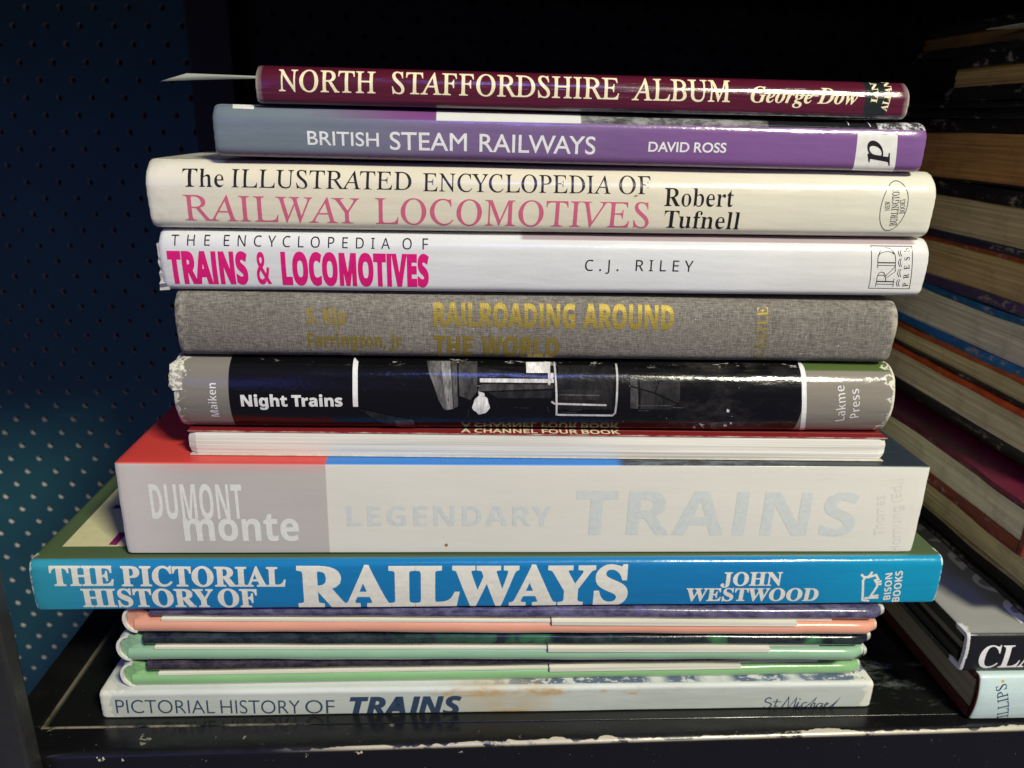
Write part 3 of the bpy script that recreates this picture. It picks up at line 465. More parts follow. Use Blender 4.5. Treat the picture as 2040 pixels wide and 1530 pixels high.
  'B': (0.910, [[68,0,68,500,211,500,293,493,353,472,379,449,395,417,401,376,394,336,376,303,346,279,305,265,305,262,335,255,362,244,385,228,403,206,414,178,417,142,412,100,397,65,371,37,336,16,294,4,244,0],[131,287,223,287,278,292,312,308,329,333,335,369,328,404,306,428,269,442,214,446,131,446],[131,53,232,53,288,60,324,79,344,109,350,147,343,183,323,210,286,229,227,235,131,235]]),
  'C': (0.885, [[272,-7,202,1,145,25,100,63,68,114,49,177,43,251,50,322,70,384,105,436,152,474,212,499,283,507,357,500,421,478,396,424,344,443,315,450,282,452,232,446,190,428,155,398,130,357,114,308,109,250,114,192,128,143,152,103,186,72,229,54,282,48,344,54,401,68,401,13,343,-2]]),
  'D': (1.022, [[68,0,68,500,222,500,293,493,353,472,402,437,438,390,461,329,468,255,461,177,438,114,400,64,347,28,283,7,207,0],[131,54,199,54,288,66,351,104,389,166,402,253,396,314,380,363,353,400,315,425,269,441,213,446,131,446]]),
  'E': (0.779, [[68,0,68,500,347,500,347,445,131,445,131,289,335,289,335,234,131,234,131,55,347,55,347,0]]),
  'F': (0.727, [[68,0,68,500,347,500,347,445,131,445,131,268,334,268,334,212,131,212,131,0]]),
  'H': (1.038, [[68,0,68,500,131,500,131,289,387,289,387,500,450,500,450,0,387,0,387,233,131,233,131,0]]),
  'I': (0.475, [[28,0,28,36,87,50,87,450,28,464,28,500,209,500,209,464,150,450,150,50,209,36,209,0]]),
  'J': (0.382, [[-3,-133,-32,-131,-55,-124,-55,-71,-31,-76,-4,-78,13,-76,29,-71,43,-61,55,-46,62,-25,64,3,64,500,127,500,127,8,123,-36,112,-72,92,-99,65,-118,34,-129]]),
  'K': (0.867, [[68,0,68,500,131,500,131,254,174,301,217,349,352,500,426,500,228,282,433,0,359,0,182,239,131,194,131,0]]),
  'L': (0.734, [[68,0,68,500,131,500,131,56,349,56,349,0]]),
  'N': (1.064, [[68,0,68,500,141,500,408,86,410,86,409,120,407,169,405,218,405,500,464,500,464,0,391,0,123,415,120,415,124,354,126,279,126,0]]),
  'O': (1.094, [[274,-7,225,-3,182,7,145,25,100,64,68,116,49,179,43,251,49,324,68,386,100,437,145,475,182,493,225,504,275,508,343,500,401,476,445,437,478,386,498,323,504,251,498,178,478,115,445,64,401,25,343,1],[274,48,326,54,367,72,398,102,420,143,433,192,438,251,433,309,420,359,398,399,367,429,326,446,275,452,223,446,181,429,150,399,127,359,114,309,109,251,114,192,127,143,149,102,181,72,222,54]]),
  'P': (0.847, [[68,0,68,500,200,500,260,496,307,483,343,461,368,432,383,396,388,353,383,313,369,276,345,243,307,217,256,200,188,195,131,195,131,0],[131,249,181,249,244,254,288,272,307,291,319,317,323,350,319,380,309,404,292,422,252,440,195,446,131,446]]),
  'R': (0.871, [[68,0,68,500,206,500,263,496,308,484,343,465,368,437,383,401,388,358,384,321,373,291,357,267,336,249,312,235,288,224,425,0,352,0,230,207,131,207,131,0],[131,260,206,260,259,266,295,284,316,314,323,355,320,385,310,408,293,425,256,440,202,445,131,445]]),
  'T': (0.779, [[163,0,163,445,7,445,7,500,382,500,382,445,226,445,226,0]]),
  'U': (1.024, [[254,-7,196,-1,149,16,112,44,85,81,68,126,63,178,63,500,126,500,126,176,130,138,141,107,159,81,184,63,217,51,257,48,298,52,331,64,355,84,378,125,386,176,386,500,448,500,448,176,443,127,427,83,401,46,363,17,314,-1]]),
  'Y': (0.793, [[167,0,167,191,0,500,69,500,198,254,328,500,396,500,230,194,230,0]]),
  'a': (0.786, [[151,-7,104,0,66,20,47,41,36,69,32,104,37,139,52,168,76,191,111,208,156,219,212,224,276,226,276,249,271,288,256,314,231,327,198,332,169,330,142,323,92,303,74,349,100,362,132,372,166,379,202,382,243,378,277,368,303,352,322,327,332,296,336,256,336,0,291,0,279,53,277,53,251,26,225,8,193,-3],[165,43,208,49,244,69,261,90,272,117,275,150,275,183,220,181,161,174,123,159,103,135,96,104,101,76,115,57,137,46]]),
  'd': (0.861, [[193,-7,149,-2,112,15,81,42,57,79,43,128,39,187,43,246,57,295,81,333,112,360,150,377,193,382,233,378,264,366,289,348,310,327,314,327,311,354,310,382,310,532,371,532,371,0,321,0,312,50,310,50,290,28,265,10,233,-3],[202,44,238,48,266,59,286,77,304,118,310,175,310,186,304,248,287,294,267,315,239,327,202,331,171,327,146,314,127,292,108,245,102,186,108,126,127,81,147,61,172,48]]),
  'g': (0.861, [[203,-168,128,-162,68,-144,68,-88,130,-110,207,-117,250,-110,283,-89,303,-55,310,-11,310,4,311,28,312,50,310,50,280,18,241,-1,193,-7,148,-1,110,16,79,44,57,83,43,130,39,187,43,243,57,290,79,329,110,359,148,376,193,382,228,379,259,368,287,351,310,326,314,326,322,375,371,375,371,-6,367,-56,353,-96,330,-127,298,-150,255,-164],[202,43,237,47,264,57,285,74,304,114,311,172,311,187,304,253,284,297,263,316,235,327,201,331,172,326,148,314,128,293,109,248,102,186,109,125,128,80,147,60,172,48]]),
  'h': (0.866, [[60,0,60,532,121,532,121,376,118,324,122,324,143,349,171,367,204,378,239,382,281,378,315,367,342,349,361,323,372,288,376,244,376,0,315,0,315,240,306,290,278,320,231,331,193,327,165,315,145,295,127,252,121,194,121,0]]),
  'm': (1.310, [[60,0,60,375,109,375,118,324,122,324,142,350,169,368,200,379,232,382,284,375,323,354,347,319,351,319,373,347,402,367,436,379,471,382,510,379,542,368,567,350,584,324,595,288,598,244,598,0,537,0,537,242,529,291,503,321,461,331,428,327,402,317,383,299,365,260,359,207,359,0,298,0,298,242,290,291,264,321,221,331,187,327,161,315,143,296,127,253,121,195,121,0]]),
  'n': (0.866, [[60,0,60,375,109,375,118,324,122,324,144,350,172,368,205,379,240,382,281,379,315,368,342,350,361,324,372,288,376,244,376,0,315,0,315,240,306,290,278,320,231,331,194,327,165,315,145,296,127,253,121,195,121,0]]),
  'o': (0.847, [[211,-7,164,-1,122,16,87,44,61,82,44,131,39,188,44,246,59,294,85,332,120,360,163,377,213,382,261,377,303,360,338,332,364,294,380,246,386,188,381,131,365,83,339,44,303,16,261,-1],[212,44,247,48,274,61,296,83,315,129,322,188,315,248,296,293,274,314,246,326,211,331,177,326,149,314,128,293,109,248,102,188,109,129,129,83,149,61,177,48]]),
  'r': (0.578, [[60,0,60,375,110,375,117,307,120,307,141,335,167,360,198,377,235,382,257,381,279,378,271,321,251,325,230,326,203,322,176,311,154,292,136,266,125,236,121,200,121,0]]),
  's': (0.671, [[154,-7,118,-5,86,-1,60,7,36,17,36,73,91,52,123,45,155,43,196,46,223,58,239,75,244,98,242,111,237,123,226,134,209,146,152,171,90,199,67,214,50,232,39,255,36,283,40,312,53,337,75,356,119,376,176,382,210,381,241,376,296,357,275,308,225,325,199,330,172,332,139,329,114,320,100,305,95,286,97,272,104,260,116,249,134,239,191,215,252,187,274,172,291,153,301,131,304,104,299,70,286,43,263,21,216,0]]),
  'u': (0.866, [[192,-7,150,-3,116,7,90,26,71,52,59,86,55,130,55,375,118,375,118,134,127,84,155,54,201,44,238,48,267,60,287,79,306,122,312,180,312,375,373,375,373,0,323,0,314,50,311,50,289,24,261,7,227,-4]]),
 },
 'SB': {
  '&': (1.025, [[195,-7,150,-3,112,9,80,29,56,56,42,90,37,130,44,179,66,217,100,248,145,277,103,331,89,362,84,398,88,430,99,457,119,479,160,501,213,508,263,501,301,479,320,458,330,431,334,400,327,359,306,325,274,296,234,269,369,139,386,162,399,189,418,250,480,250,468,207,452,167,433,131,409,99,511,0,428,0,367,59,332,32,293,11,248,-2],[196,305,232,329,255,350,269,374,273,400,269,423,256,441,237,453,211,457,184,453,163,442,149,423,144,399,148,375,158,353,174,330],[197,48,238,51,274,62,303,78,328,97,182,239,148,216,123,193,107,166,102,132,108,98,127,71,158,53]]),
  ',': (0.375, [[29,-90,49,-3,64,81,130,81,134,74,108,-8,74,-90]]),
  '.': (0.375, [[93,-10,77,-7,63,1,54,16,50,38,54,60,63,74,77,82,93,85,110,82,124,74,134,60,137,38,134,16,124,1,110,-7]]),
  'A': (0.966, [[0,0,176,502,306,502,483,0,369,0,333,119,151,119,114,0],[177,208,307,208,270,324,262,354,251,391,242,424,232,390,221,350,213,324]]),
  'B': (0.941, [[63,0,63,500,218,500,306,493,370,472,398,449,415,416,421,373,416,334,401,301,377,277,344,265,344,262,368,255,389,244,408,229,422,208,430,180,433,145,428,103,412,67,384,39,348,17,303,4,250,0],[169,302,230,302,270,305,294,317,308,335,312,359,307,384,291,401,264,410,225,413,169,413],[169,88,238,88,279,92,305,106,319,128,324,155,319,181,304,201,277,213,235,218,169,218]]),
  'C': (0.892, [[265,-7,195,1,138,25,95,63,64,114,47,177,41,249,47,321,68,383,101,435,147,474,185,492,227,503,275,507,312,505,350,498,386,486,422,472,387,386,331,409,303,416,275,419,238,414,207,399,182,373,164,339,153,298,150,249,157,178,180,125,203,101,235,86,275,81,306,83,336,88,403,108,403,19,370,7,338,-1,303,-5]]),
  'D': (1.036, [[63,0,63,500,220,500,293,493,356,472,407,437,446,390,470,329,478,255,470,177,446,114,406,64,352,28,284,7,204,0],[169,88,214,88,281,98,329,129,358,180,368,252,364,303,351,343,331,374,303,396,268,409,225,413,169,413]]),
  'E': (0.784, [[63,0,63,500,351,500,351,413,169,413,169,303,338,303,338,216,169,216,169,88,351,88,351,0]]),
  'F': (0.769, [[63,0,63,500,349,500,349,413,167,413,167,284,337,284,337,197,167,197,167,0]]),
  'G': (1.014, [[273,-7,204,0,147,22,101,59,67,109,47,173,41,251,48,324,71,387,94,422,124,452,160,475,224,499,302,507,341,505,380,499,417,489,450,476,415,391,363,411,333,417,301,419,258,414,221,398,191,372,168,339,154,297,150,249,153,202,163,162,180,128,205,103,238,87,280,81,318,83,347,88,347,193,253,193,253,281,451,281,451,22,369,1,324,-5]]),
  'H': (1.071, [[63,0,63,500,169,500,169,304,367,304,367,500,473,500,473,0,367,0,367,216,169,216,169,0]]),
  'I': (0.471, [[65,0,65,500,171,500,171,0]]),
  'J': (0.464, [[11,-147,-25,-145,-52,-139,-52,-51,-28,-56,-2,-58,15,-56,31,-51,45,-41,55,-25,61,-1,63,32,63,500,169,500,169,32,164,-26,149,-72,125,-106,93,-129,55,-143]]),
  'K': (0.930, [[63,0,63,500,169,500,169,271,189,301,211,330,346,500,464,500,289,279,465,0,345,0,214,211,169,179,169,0]]),
  'L': (0.791, [[63,0,63,500,169,500,169,88,372,88,372,0]]),
  'M': (1.321, [[63,0,63,500,207,500,326,118,328,118,453,500,597,500,597,0,499,0,499,237,500,291,502,350,504,391,501,391,372,0,275,0,154,392,151,392,154,350,157,290,158,232,158,0]]),
  'N': (1.139, [[63,0,63,500,197,500,414,125,416,125,412,195,411,263,411,500,506,500,506,0,372,0,154,378,151,378,156,307,158,235,158,0]]),
  'O': (1.115, [[279,-7,228,-3,183,7,145,25,112,50,86,80,66,116,47,179,41,251,47,324,66,387,99,438,145,476,183,494,228,504,279,508,330,504,375,494,413,476,459,437,491,386,510,323,517,251,510,178,491,115,459,64,413,25,375,7,330,-3],[279,82,320,87,352,102,376,127,398,181,405,251,398,321,376,375,352,400,320,414,279,419,239,414,206,400,182,375,159,321,152,251,159,181,182,127,206,102,238,87]]),
  'P': (0.880, [[63,0,63,500,223,500,281,495,328,481,364,458,388,427,403,389,408,344,404,302,390,262,366,228,329,201,279,184,214,178,169,178,169,0],[169,265,204,265,244,269,275,283,295,306,301,340,292,381,264,405,217,413,169,413]]),
  'R': (0.924, [[63,0,63,500,209,500,271,496,321,484,360,463,387,434,403,396,408,350,405,318,395,290,380,267,361,247,339,231,315,218,462,0,345,0,225,192,169,192,169,0],[169,278,203,278,248,282,278,296,295,317,301,347,295,378,277,398,246,409,201,413,169,413]]),
  'S': (0.772, [[174,-7,99,1,32,23,32,122,106,93,144,84,182,81,216,84,238,96,250,113,254,134,247,159,226,179,195,197,157,216,119,235,80,264,63,283,50,306,41,333,38,365,43,406,58,441,83,470,117,490,159,503,207,507,246,505,282,498,356,472,321,389,260,411,232,417,204,419,177,415,158,405,145,389,141,368,147,345,165,326,195,309,236,289,272,270,301,251,325,229,343,204,354,175,358,139,353,97,337,62,310,33,273,11,228,-3]]),
  'T': (0.811, [[150,0,150,412,14,412,14,500,391,500,391,412,256,412,256,0]]),
  'U': (1.059, [[263,-7,202,-1,151,16,111,44,83,81,65,126,60,178,60,500,165,500,165,194,172,141,190,107,222,88,265,82,310,89,341,109,358,144,364,195,364,500,470,500,470,176,464,127,447,83,419,46,379,17,327,-1]]),
  'V': (0.910, [[169,0,0,500,107,500,201,202,209,174,220,131,228,92,235,131,246,174,254,202,348,500,455,500,285,0]]),
  'W': (1.354, [[127,0,0,500,104,500,168,227,177,186,186,137,193,96,199,138,208,185,216,220,289,500,389,500,461,220,470,185,478,137,485,96,491,138,500,186,509,227,573,500,677,500,550,0,429,0,361,263,356,286,349,319,342,354,338,380,334,354,328,320,321,286,315,262,248,0]]),
  'Y': (0.874, [[166,0,166,191,0,500,115,500,218,294,323,500,437,500,271,195,271,0]]),
  'a': (0.846, [[148,-7,101,0,63,23,44,46,33,77,29,114,34,151,48,181,72,204,126,227,200,236,267,238,267,255,263,281,251,299,232,310,207,313,180,311,153,305,99,285,65,356,98,370,133,381,172,388,211,390,259,386,298,375,329,357,352,331,366,297,370,255,370,0,298,0,277,52,275,52,249,25,223,7,190,-4],[187,69,218,74,244,89,261,113,267,146,267,177,226,176,183,171,156,158,141,138,137,113,140,93,151,79,167,72]]),
  'e': (0.828, [[228,-7,173,-2,126,14,87,41,57,79,38,128,32,188,37,250,54,300,81,339,118,367,162,384,212,389,261,384,303,369,338,344,363,310,379,267,384,216,384,165,137,165,145,126,164,96,193,77,232,71,268,73,300,78,330,87,362,101,362,20,333,8,303,0,268,-5],[139,235,286,235,281,267,268,292,245,309,213,315,185,310,163,296,147,270]]),
  'g': (0.887, [[197,-168,122,-163,88,-156,55,-146,55,-62,127,-84,204,-92,249,-82,275,-53,284,-5,284,3,285,27,287,50,284,50,263,24,237,6,208,-4,176,-7,134,-1,98,16,70,45,48,85,36,133,32,190,36,248,49,297,71,337,100,366,136,384,179,389,222,383,259,364,289,333,292,333,300,382,389,382,389,-1,383,-51,367,-93,340,-125,303,-149,255,-163],[213,75,248,81,272,98,287,129,291,177,291,190,287,243,272,278,248,298,211,305,171,292,146,253,138,189,146,126,171,88]]),
  'h': (0.920, [[55,0,55,532,159,532,159,424,157,370,154,333,160,333,180,359,207,376,237,386,270,389,309,386,342,375,370,356,391,329,403,294,408,249,408,0,303,0,303,223,296,269,276,297,242,306,214,302,192,292,177,273,163,234,159,180,159,0]]),
  'i': (0.427, [[107,430,85,433,67,441,55,457,50,481,55,506,67,521,85,529,107,532,129,529,147,521,160,506,164,481,160,457,147,441,129,433],[55,0,55,382,159,382,159,0]]),
  'k': (0.868, [[55,0,55,532,159,532,159,294,157,251,153,208,155,208,176,238,200,266,307,382,425,382,273,216,434,0,314,0,204,155,159,119,159,0]]),
  'm': (1.375, [[55,0,55,382,134,382,148,333,154,333,175,359,202,376,233,386,265,389,304,386,337,376,363,358,382,333,391,333,412,359,439,376,471,386,504,389,543,386,576,375,602,356,620,329,631,294,635,249,635,0,531,0,531,223,524,269,505,297,473,306,438,299,415,277,401,241,397,192,397,0,293,0,293,223,286,269,267,297,235,306,209,302,189,292,175,273,163,234,159,180,159,0]]),
  'n': (0.920, [[55,0,55,382,134,382,148,333,154,333,176,359,204,376,237,386,272,389,310,386,343,375,370,356,391,329,403,294,408,249,408,0,303,0,303,223,300,260,289,285,269,301,242,306,213,302,191,292,176,273,163,234,159,180,159,0]]),
  'o': (0.867, [[216,-7,165,-1,121,16,84,45,55,84,37,133,32,192,37,250,54,299,81,338,119,367,164,384,218,389,269,384,313,366,350,338,378,299,396,251,402,192,396,133,380,84,352,45,315,16,269,-1],[217,77,253,84,277,106,291,142,296,192,291,242,277,277,253,298,216,305,181,298,157,277,143,242,138,192,143,142,157,106,181,84]]),
  'p': (0.887, [[55,-168,55,382,139,382,154,333,159,333,177,354,200,373,230,385,268,389,308,384,343,367,372,339,394,301,407,252,412,192,407,132,393,83,370,44,340,16,305,-1,265,-7,228,-3,199,8,177,24,159,42,153,42,159,-14,159,-168],[235,78,266,85,288,107,301,144,305,193,297,256,274,293,234,306,199,300,177,281,164,249,159,204,159,193,163,144,175,107,189,91,209,81]]),
  'r': (0.636, [[55,0,55,382,134,382,149,318,154,318,174,345,200,368,232,384,268,389,286,389,303,387,296,289,281,291,265,292,239,290,214,283,191,270,174,252,163,227,159,195,159,0]]),
  's': (0.696, [[158,-7,90,-2,61,5,32,15,32,102,99,78,132,72,162,69,188,72,206,78,215,89,218,102,213,120,190,137,136,162,77,193,57,210,43,229,34,253,32,283,36,315,50,342,73,363,121,383,183,389,218,388,251,382,283,373,317,359,286,284,232,304,207,310,181,312,156,310,140,301,135,287,141,271,164,255,215,232,272,205,293,189,308,169,318,145,321,113,317,78,303,48,280,24,249,7,208,-4]]),
  't': (0.608, [[186,-7,153,-4,124,4,100,20,82,43,70,76,66,120,66,304,16,304,16,348,74,383,104,464,170,464,170,382,277,382,277,304,170,304,170,120,173,101,183,87,197,79,216,76,249,80,282,88,282,11,240,-2]]),
 },
 'SBI': {
  'A': (0.880, [[-42,0,220,500,347,500,398,0,296,0,288,119,126,119,67,0],[169,208,283,208,274,337,271,378,270,421,269,421,254,383,235,343]]),
  'I': (0.469, [[65,0,165,500,269,500,169,0]]),
  'N': (1.057, [[18,0,124,500,246,500,362,132,365,132,371,169,379,218,388,263,438,500,532,500,426,0,310,0,188,378,184,378,181,358,176,320,169,276,162,235,112,0]]),
  'R': (0.853, [[18,0,124,500,246,500,293,496,333,486,365,468,390,442,404,407,409,363,401,309,378,266,343,234,299,212,388,0,275,0,204,192,163,192,123,0],[181,278,208,278,248,283,278,298,296,322,303,357,295,388,273,407,235,413,210,413]]),
  'S': (0.742, [[136,-7,100,-5,67,1,38,11,14,24,14,118,45,102,75,90,105,83,137,81,169,84,195,94,212,111,218,135,214,161,201,181,158,216,117,250,99,271,85,295,75,323,72,355,77,397,93,434,119,464,153,487,195,502,244,507,281,505,316,499,348,488,380,473,342,394,291,412,244,419,218,415,197,404,184,386,179,363,183,339,195,320,241,285,277,256,303,225,318,189,324,148,317,100,298,61,268,31,230,10,185,-3]]),
  'T': (0.744, [[91,0,178,412,57,412,76,500,422,500,403,412,282,412,195,0]]),
 },
}


KERN = {'AY': -.10, 'YA': -.10, 'WA': -.08, 'AW': -.08, 'LW': -.06, 'TA': -.08, 'AT': -.08, 'AV': -.09, 'VA': -.09,
        'LY': -.09, 'RY': -.03, 'FA': -.08, 'Tr': -.06, 'LW': -.05, 'TO': -.02, 'OY': -.03, 'LT': -.06, 'Tu': -.07}


def glyph(font, c):
    adv, raw = GLYPHS[font][c]
    return adv, [[(q[i] / 500.0, q[i + 1] / 500.0) for i in range(0, len(q), 2)] for q in raw]


def area(p):
    return 0.5 * sum(p[i][0] * p[(i + 1) % len(p)][1] - p[(i + 1) % len(p)][0] * p[i][1] for i in range(len(p)))


def cross2(a, b, c):
    return (b[0] - a[0]) * (c[1] - a[1]) - (b[1] - a[1]) * (c[0] - a[0])


def inside(p, q):
    r, n = False, len(q)
    for i in range(n):
        a, b = q[i], q[i - 1]
        if (a[1] > p[1]) != (b[1] > p[1]) and p[0] < (b[0] - a[0]) * (p[1] - a[1]) / (b[1] - a[1]) + a[0]:
            r = not r
    return r


def earclip(q):
    n = len(q)
    idx = list(range(n))
    out = []
    guard = 0
    while len(idx) > 3 and guard < 4000:
        guard += 1
        best, bq = None, -1.0
        m = len(idx)
        for k in range(m):
            i0, i1, i2 = idx[k - 1], idx[k], idx[(k + 1) % m]
            a, b, c = q[i0], q[i1], q[i2]
            cr = cross2(a, b, c)
            if cr <= 1e-12:
                if abs(cr) <= 1e-12:
                    best, bq = k, 9e9
                    break
                continue
            ok = True
            for j in idx:
                p = q[j]
                if p == a or p == b or p == c:
                    continue
                if cross2(a, b, p) >= -1e-13 and cross2(b, c, p) >= -1e-13 and cross2(c, a, p) >= -1e-13:
                    ok = False
                    break
            if ok:
                l = max((a[0] - b[0]) ** 2 + (a[1] - b[1]) ** 2, (b[0] - c[0]) ** 2 + (b[1] - c[1]) ** 2, (c[0] - a[0]) ** 2 + (c[1] - a[1]) ** 2)
                qu = cr / l
                if qu > bq:
                    best, bq = k, qu
        if best is None:
            best = max(range(m), key=lambda k: cross2(q[idx[k - 1]], q[idx[k]], q[idx[(k + 1) % m]]))
        m = len(idx)
        if bq < 8e9:
            out.append((q[idx[best - 1]], q[idx[best]], q[idx[(best + 1) % m]]))
        idx.pop(best)
    if len(idx) == 3:
        out.append(tuple(q[k] for k in idx))
    return out


def fill(cs):
    """triangles of a glyph: outer outlines with their own holes bridged in, then ears clipped"""
    cs = [[tuple(p) for p in c] for c in cs if len(c) > 2]
    big = max((area(c) for c in cs), key=abs)
    sg = 1.0 if big > 0 else -1.0
    outer = [c for c in cs if area(c) * sg > 0]
    holes = [c for c in cs if area(c) * sg < 0]
    tris = []
    for o in outer:
        q = list(o) if area(o) > 0 else list(reversed(o))
        mine = [h for h in holes if inside(h[0], o)]
        mine.sort(key=lambda h: -max(p[0] for p in h))
        for h in mine:
            h = list(h) if area(h) < 0 else list(reversed(h))
            k = max(range(len(h)), key=lambda i: h[i][0])
            p = h[k]
            # nearest edge to the right of the hole's rightmost point
            bx, bj = 1e9, None
            for j in range(len(q)):
                a, b = q[j], q[(j + 1) % len(q)]
                if (a[1] - p[1]) * (b[1] - p[1]) <= 0 and a[1] != b[1]:
                    x = a[0] + (b[0] - a[0]) * (p[1] - a[1]) / (b[1] - a[1])
                    if x >= p[0] - 1e-9 and x < bx:
                        bx, bj = x, j
            if bj is None:
                continue
            q = q[:bj + 1] + [(bx, p[1])] + h[k:] + h[:k] + [h[k], (bx, p[1])] + q[bj + 1:]
        tris += earclip(q)
    return tris


def fatten(cs, d, only_x=False):
    if not d:
        return cs
    big = max((area(c) for c in cs), key=abs)
    sg = 1.0 if big > 0 else -1.0
    res = []
    for c in cs:
        n = len(c)
        q = []
        for i in range(n):
            a, b, e = Vector(c[i - 1]), Vector(c[i]), Vector(c[(i + 1) % n])
            u, v = b - a, e - b
            if u.length < 1e-6 or v.length < 1e-6:
                q.append(tuple(b))
                continue
            u.normalize()
            v.normalize()
            n1, n2 = Vector((u.y, -u.x)), Vector((v.y, -v.x))
            m = n1 + n2
            if m.length < 1e-4:
                q.append(tuple(b))
                continue
            m.normalize()
            k = min(1.0 / max(m.dot(n1), 0.4), 2.2)
            if only_x:
                b = b + Vector((m.x * d * sg, 0.0))
            else:
                b = b + m * (d * sg * k)
            q.append((b.x, b.y))
        res.append(q)
    return res


def text_polys(font, s, u0, v0, u1, v1, cap, off, xs):
    """lay a line of lettering from (u0,v0) to (u1,v1); returns triangles in the (u,v) plane"""
    items, pen = [], 0.0
    for i, c in enumerate(s):
        if c == ' ':
            pen += 0.36
            continue
        adv, cs = glyph(font, c)
        if i and s[i - 1] != ' ':
            pen += KERN.get(s[i - 1] + c, 0.0)
        items.append((pen, fatten(cs, off, font == 'B' and off < 0), i))
        pen += adv
    L = math.hypot(u1 - u0, v1 - v0)
    x_first = min(p[0] for c in items[0][1] for p in c) + items[0][0]
    x_last = max(p[0] for c in items[-1][1] for p in c) + items[-1][0]
    nat = (x_last - x_first) * cap
    if xs:
        sx, track = xs, (L - nat * xs) / max(items[-1][2], 1)
    else:
        sx, track = L / nat, 0.0
    du, dv = (u1 - u0) / L, (v1 - v0) / L
    tris = []
    for pen, cs, i in items:
        for t in fill(cs):
            q = []
            for x, y in t:
                a, b = (x + pen - x_first) * cap * sx + track * i, y * cap
                q.append((u0 + a * du - b * dv, v0 + a * dv + b * du))
            tris.append(q)
    return tris


def stroke_polys(pts, w, close=False):
    """a ribbon of width w along a polyline, mitred, in the (u,v) plane"""
    P = [Vector(p) for p in pts]
    n = len(P)
    Lf, Rt = [], []
    for i in range(n):
        a = P[i - 1] if (i > 0 or close) else None
        b = P[(i + 1) % n] if (i < n - 1 or close) else None
        d1 = (P[i] - a).normalized() if a is not None else None
        d2 = (b - P[i]).normalized() if b is not None else None
        d1 = d1 or d2
        d2 = d2 or d1
        n1, n2 = Vector((-d1.y, d1.x)), Vector((-d2.y, d2.x))
        m = (n1 + n2)
        m = m.normalized() if m.length > 1e-3 else n1
        k = min(1.0 / max(m.dot(n1), 0.35), 2.0) * w / 2
        Lf.append(P[i] + m * k)
        Rt.append(P[i] - m * k)
    out = []
    for i in range(n if close else n - 1):
        j = (i + 1) % n
        out.append([tuple(Lf[i]), tuple(Rt[i]), tuple(Rt[j])])
        out.append([tuple(Lf[i]), tuple(Rt[j]), tuple(Lf[j])])
    return out


def poly(pts):
    q = [(p[0] * 1000, p[1] * 1000) for p in pts]
    return [[(a / 1000, b / 1000) for a, b in t] for t in fill([q])]


def smooth_line(pts, n=6):
    P = [Vector(p) for p in pts]
    out = []
    for i in range(len(P) - 1):
        p0, p1, p2, p3 = P[max(i - 1, 0)], P[i], P[i + 1], P[min(i + 2, len(P) - 1)]
        for k in range(n):
            t = k / n
            out.append(0.5 * (2 * p1 + (p2 - p0) * t + (2 * p0 - 5 * p1 + 4 * p2 - p3) * t * t
                              + (3 * p1 - p0 - 3 * p2 + p3) * t ** 3))
    out.append(P[-1])
    return [tuple(p) for p in out]


def prof(B, z):
    H = B['H']
    s = max(-1.0, min(1.0, (z - H / 2) / (H / 2)))
    y = -B['b'] * (1 - s * s)
    if H - z < B['rt']:
        q = B['rt'] - max(H - z, 0)
        y += B['rt'] - math.sqrt(max(B['rt'] ** 2 - q * q, 0))
    if z < B['rb']:
        q = B['rb'] - max(z, 0)
        y += B['rb'] - math.sqrt(max(B['rb'] ** 2 - q * q, 0))
    return y


def zsamples(B):
    H = B['H']
    zs = {0.0, H}
    for k in range(0, 9):
        a = math.pi / 2 * k / 8
        zs.add(round(H - B['rt'] * (1 - math.sin(a)), 7))
        zs.add(round(B['rb'] * (1 - math.sin(a)), 7))
    for k in range(1, 16):
        zs.add(round(B['rb'] + (H - B['rt'] - B['rb']) * k / 16, 7))
    return sorted(z for z in zs if 0 <= z <= H)


def sway(B, x):
    """a long spine is never quite straight: the small in-and-out drift shared by jacket and print"""
    return B.get('wob', 0.0) * (0.65 * math.sin(x * 47 + B['L'] * 900) + 0.35 * math.sin(x * 113 + B['H'] * 9000))


def printed(name, B, tris, mat, parent, lift=0.00007, mis=None):
    """ink lying on a spine: triangles of the (u,v) plane wrapped onto the spine's curve"""
    bm = bmesh.new()
    for i, t in enumerate(tris):
        vs = [bm.verts.new((p[0], 0, p[1])) for p in t]
        try:
            bm.faces.new(vs).material_index = mis[i] if mis else 0
        except ValueError:
            pass
    bmesh.ops.remove_doubles(bm, verts=bm.verts, dist=1e-7)
    H = B['H']
    lo, hi = min(v.co.z for v in bm.verts), max(v.co.z for v in bm.verts)
    cuts = [z for z in zsamples(B) if lo < z < hi and 0 < z < H]
    for z in cuts:
        bmesh.ops.bisect_plane(bm, geom=bm.verts[:] + bm.edges[:] + bm.faces[:], plane_co=(0, 0, z), plane_no=(0, 0, 1), dist=1e-6)
    for v in bm.verts:
        z0, z1 = prof(B, v.co.z - 1e-5), prof(B, v.co.z + 1e-5)
        nz = Vector((0, -1, (z1 - z0) / 2e-5)).normalized()
        zz = min(max(v.co.z, 0.0001), H - 0.0001)
        v.co.z = zz
        v.co.y = prof(B, zz) + sway(B, v.co.x)
        v.co += nz * lift
    bm.normal_update()
    for f in bm.faces:
        if f.normal.y > 0:
            f.normal_flip()
    return from_bm(name, bm, mat, parent, smooth=True)


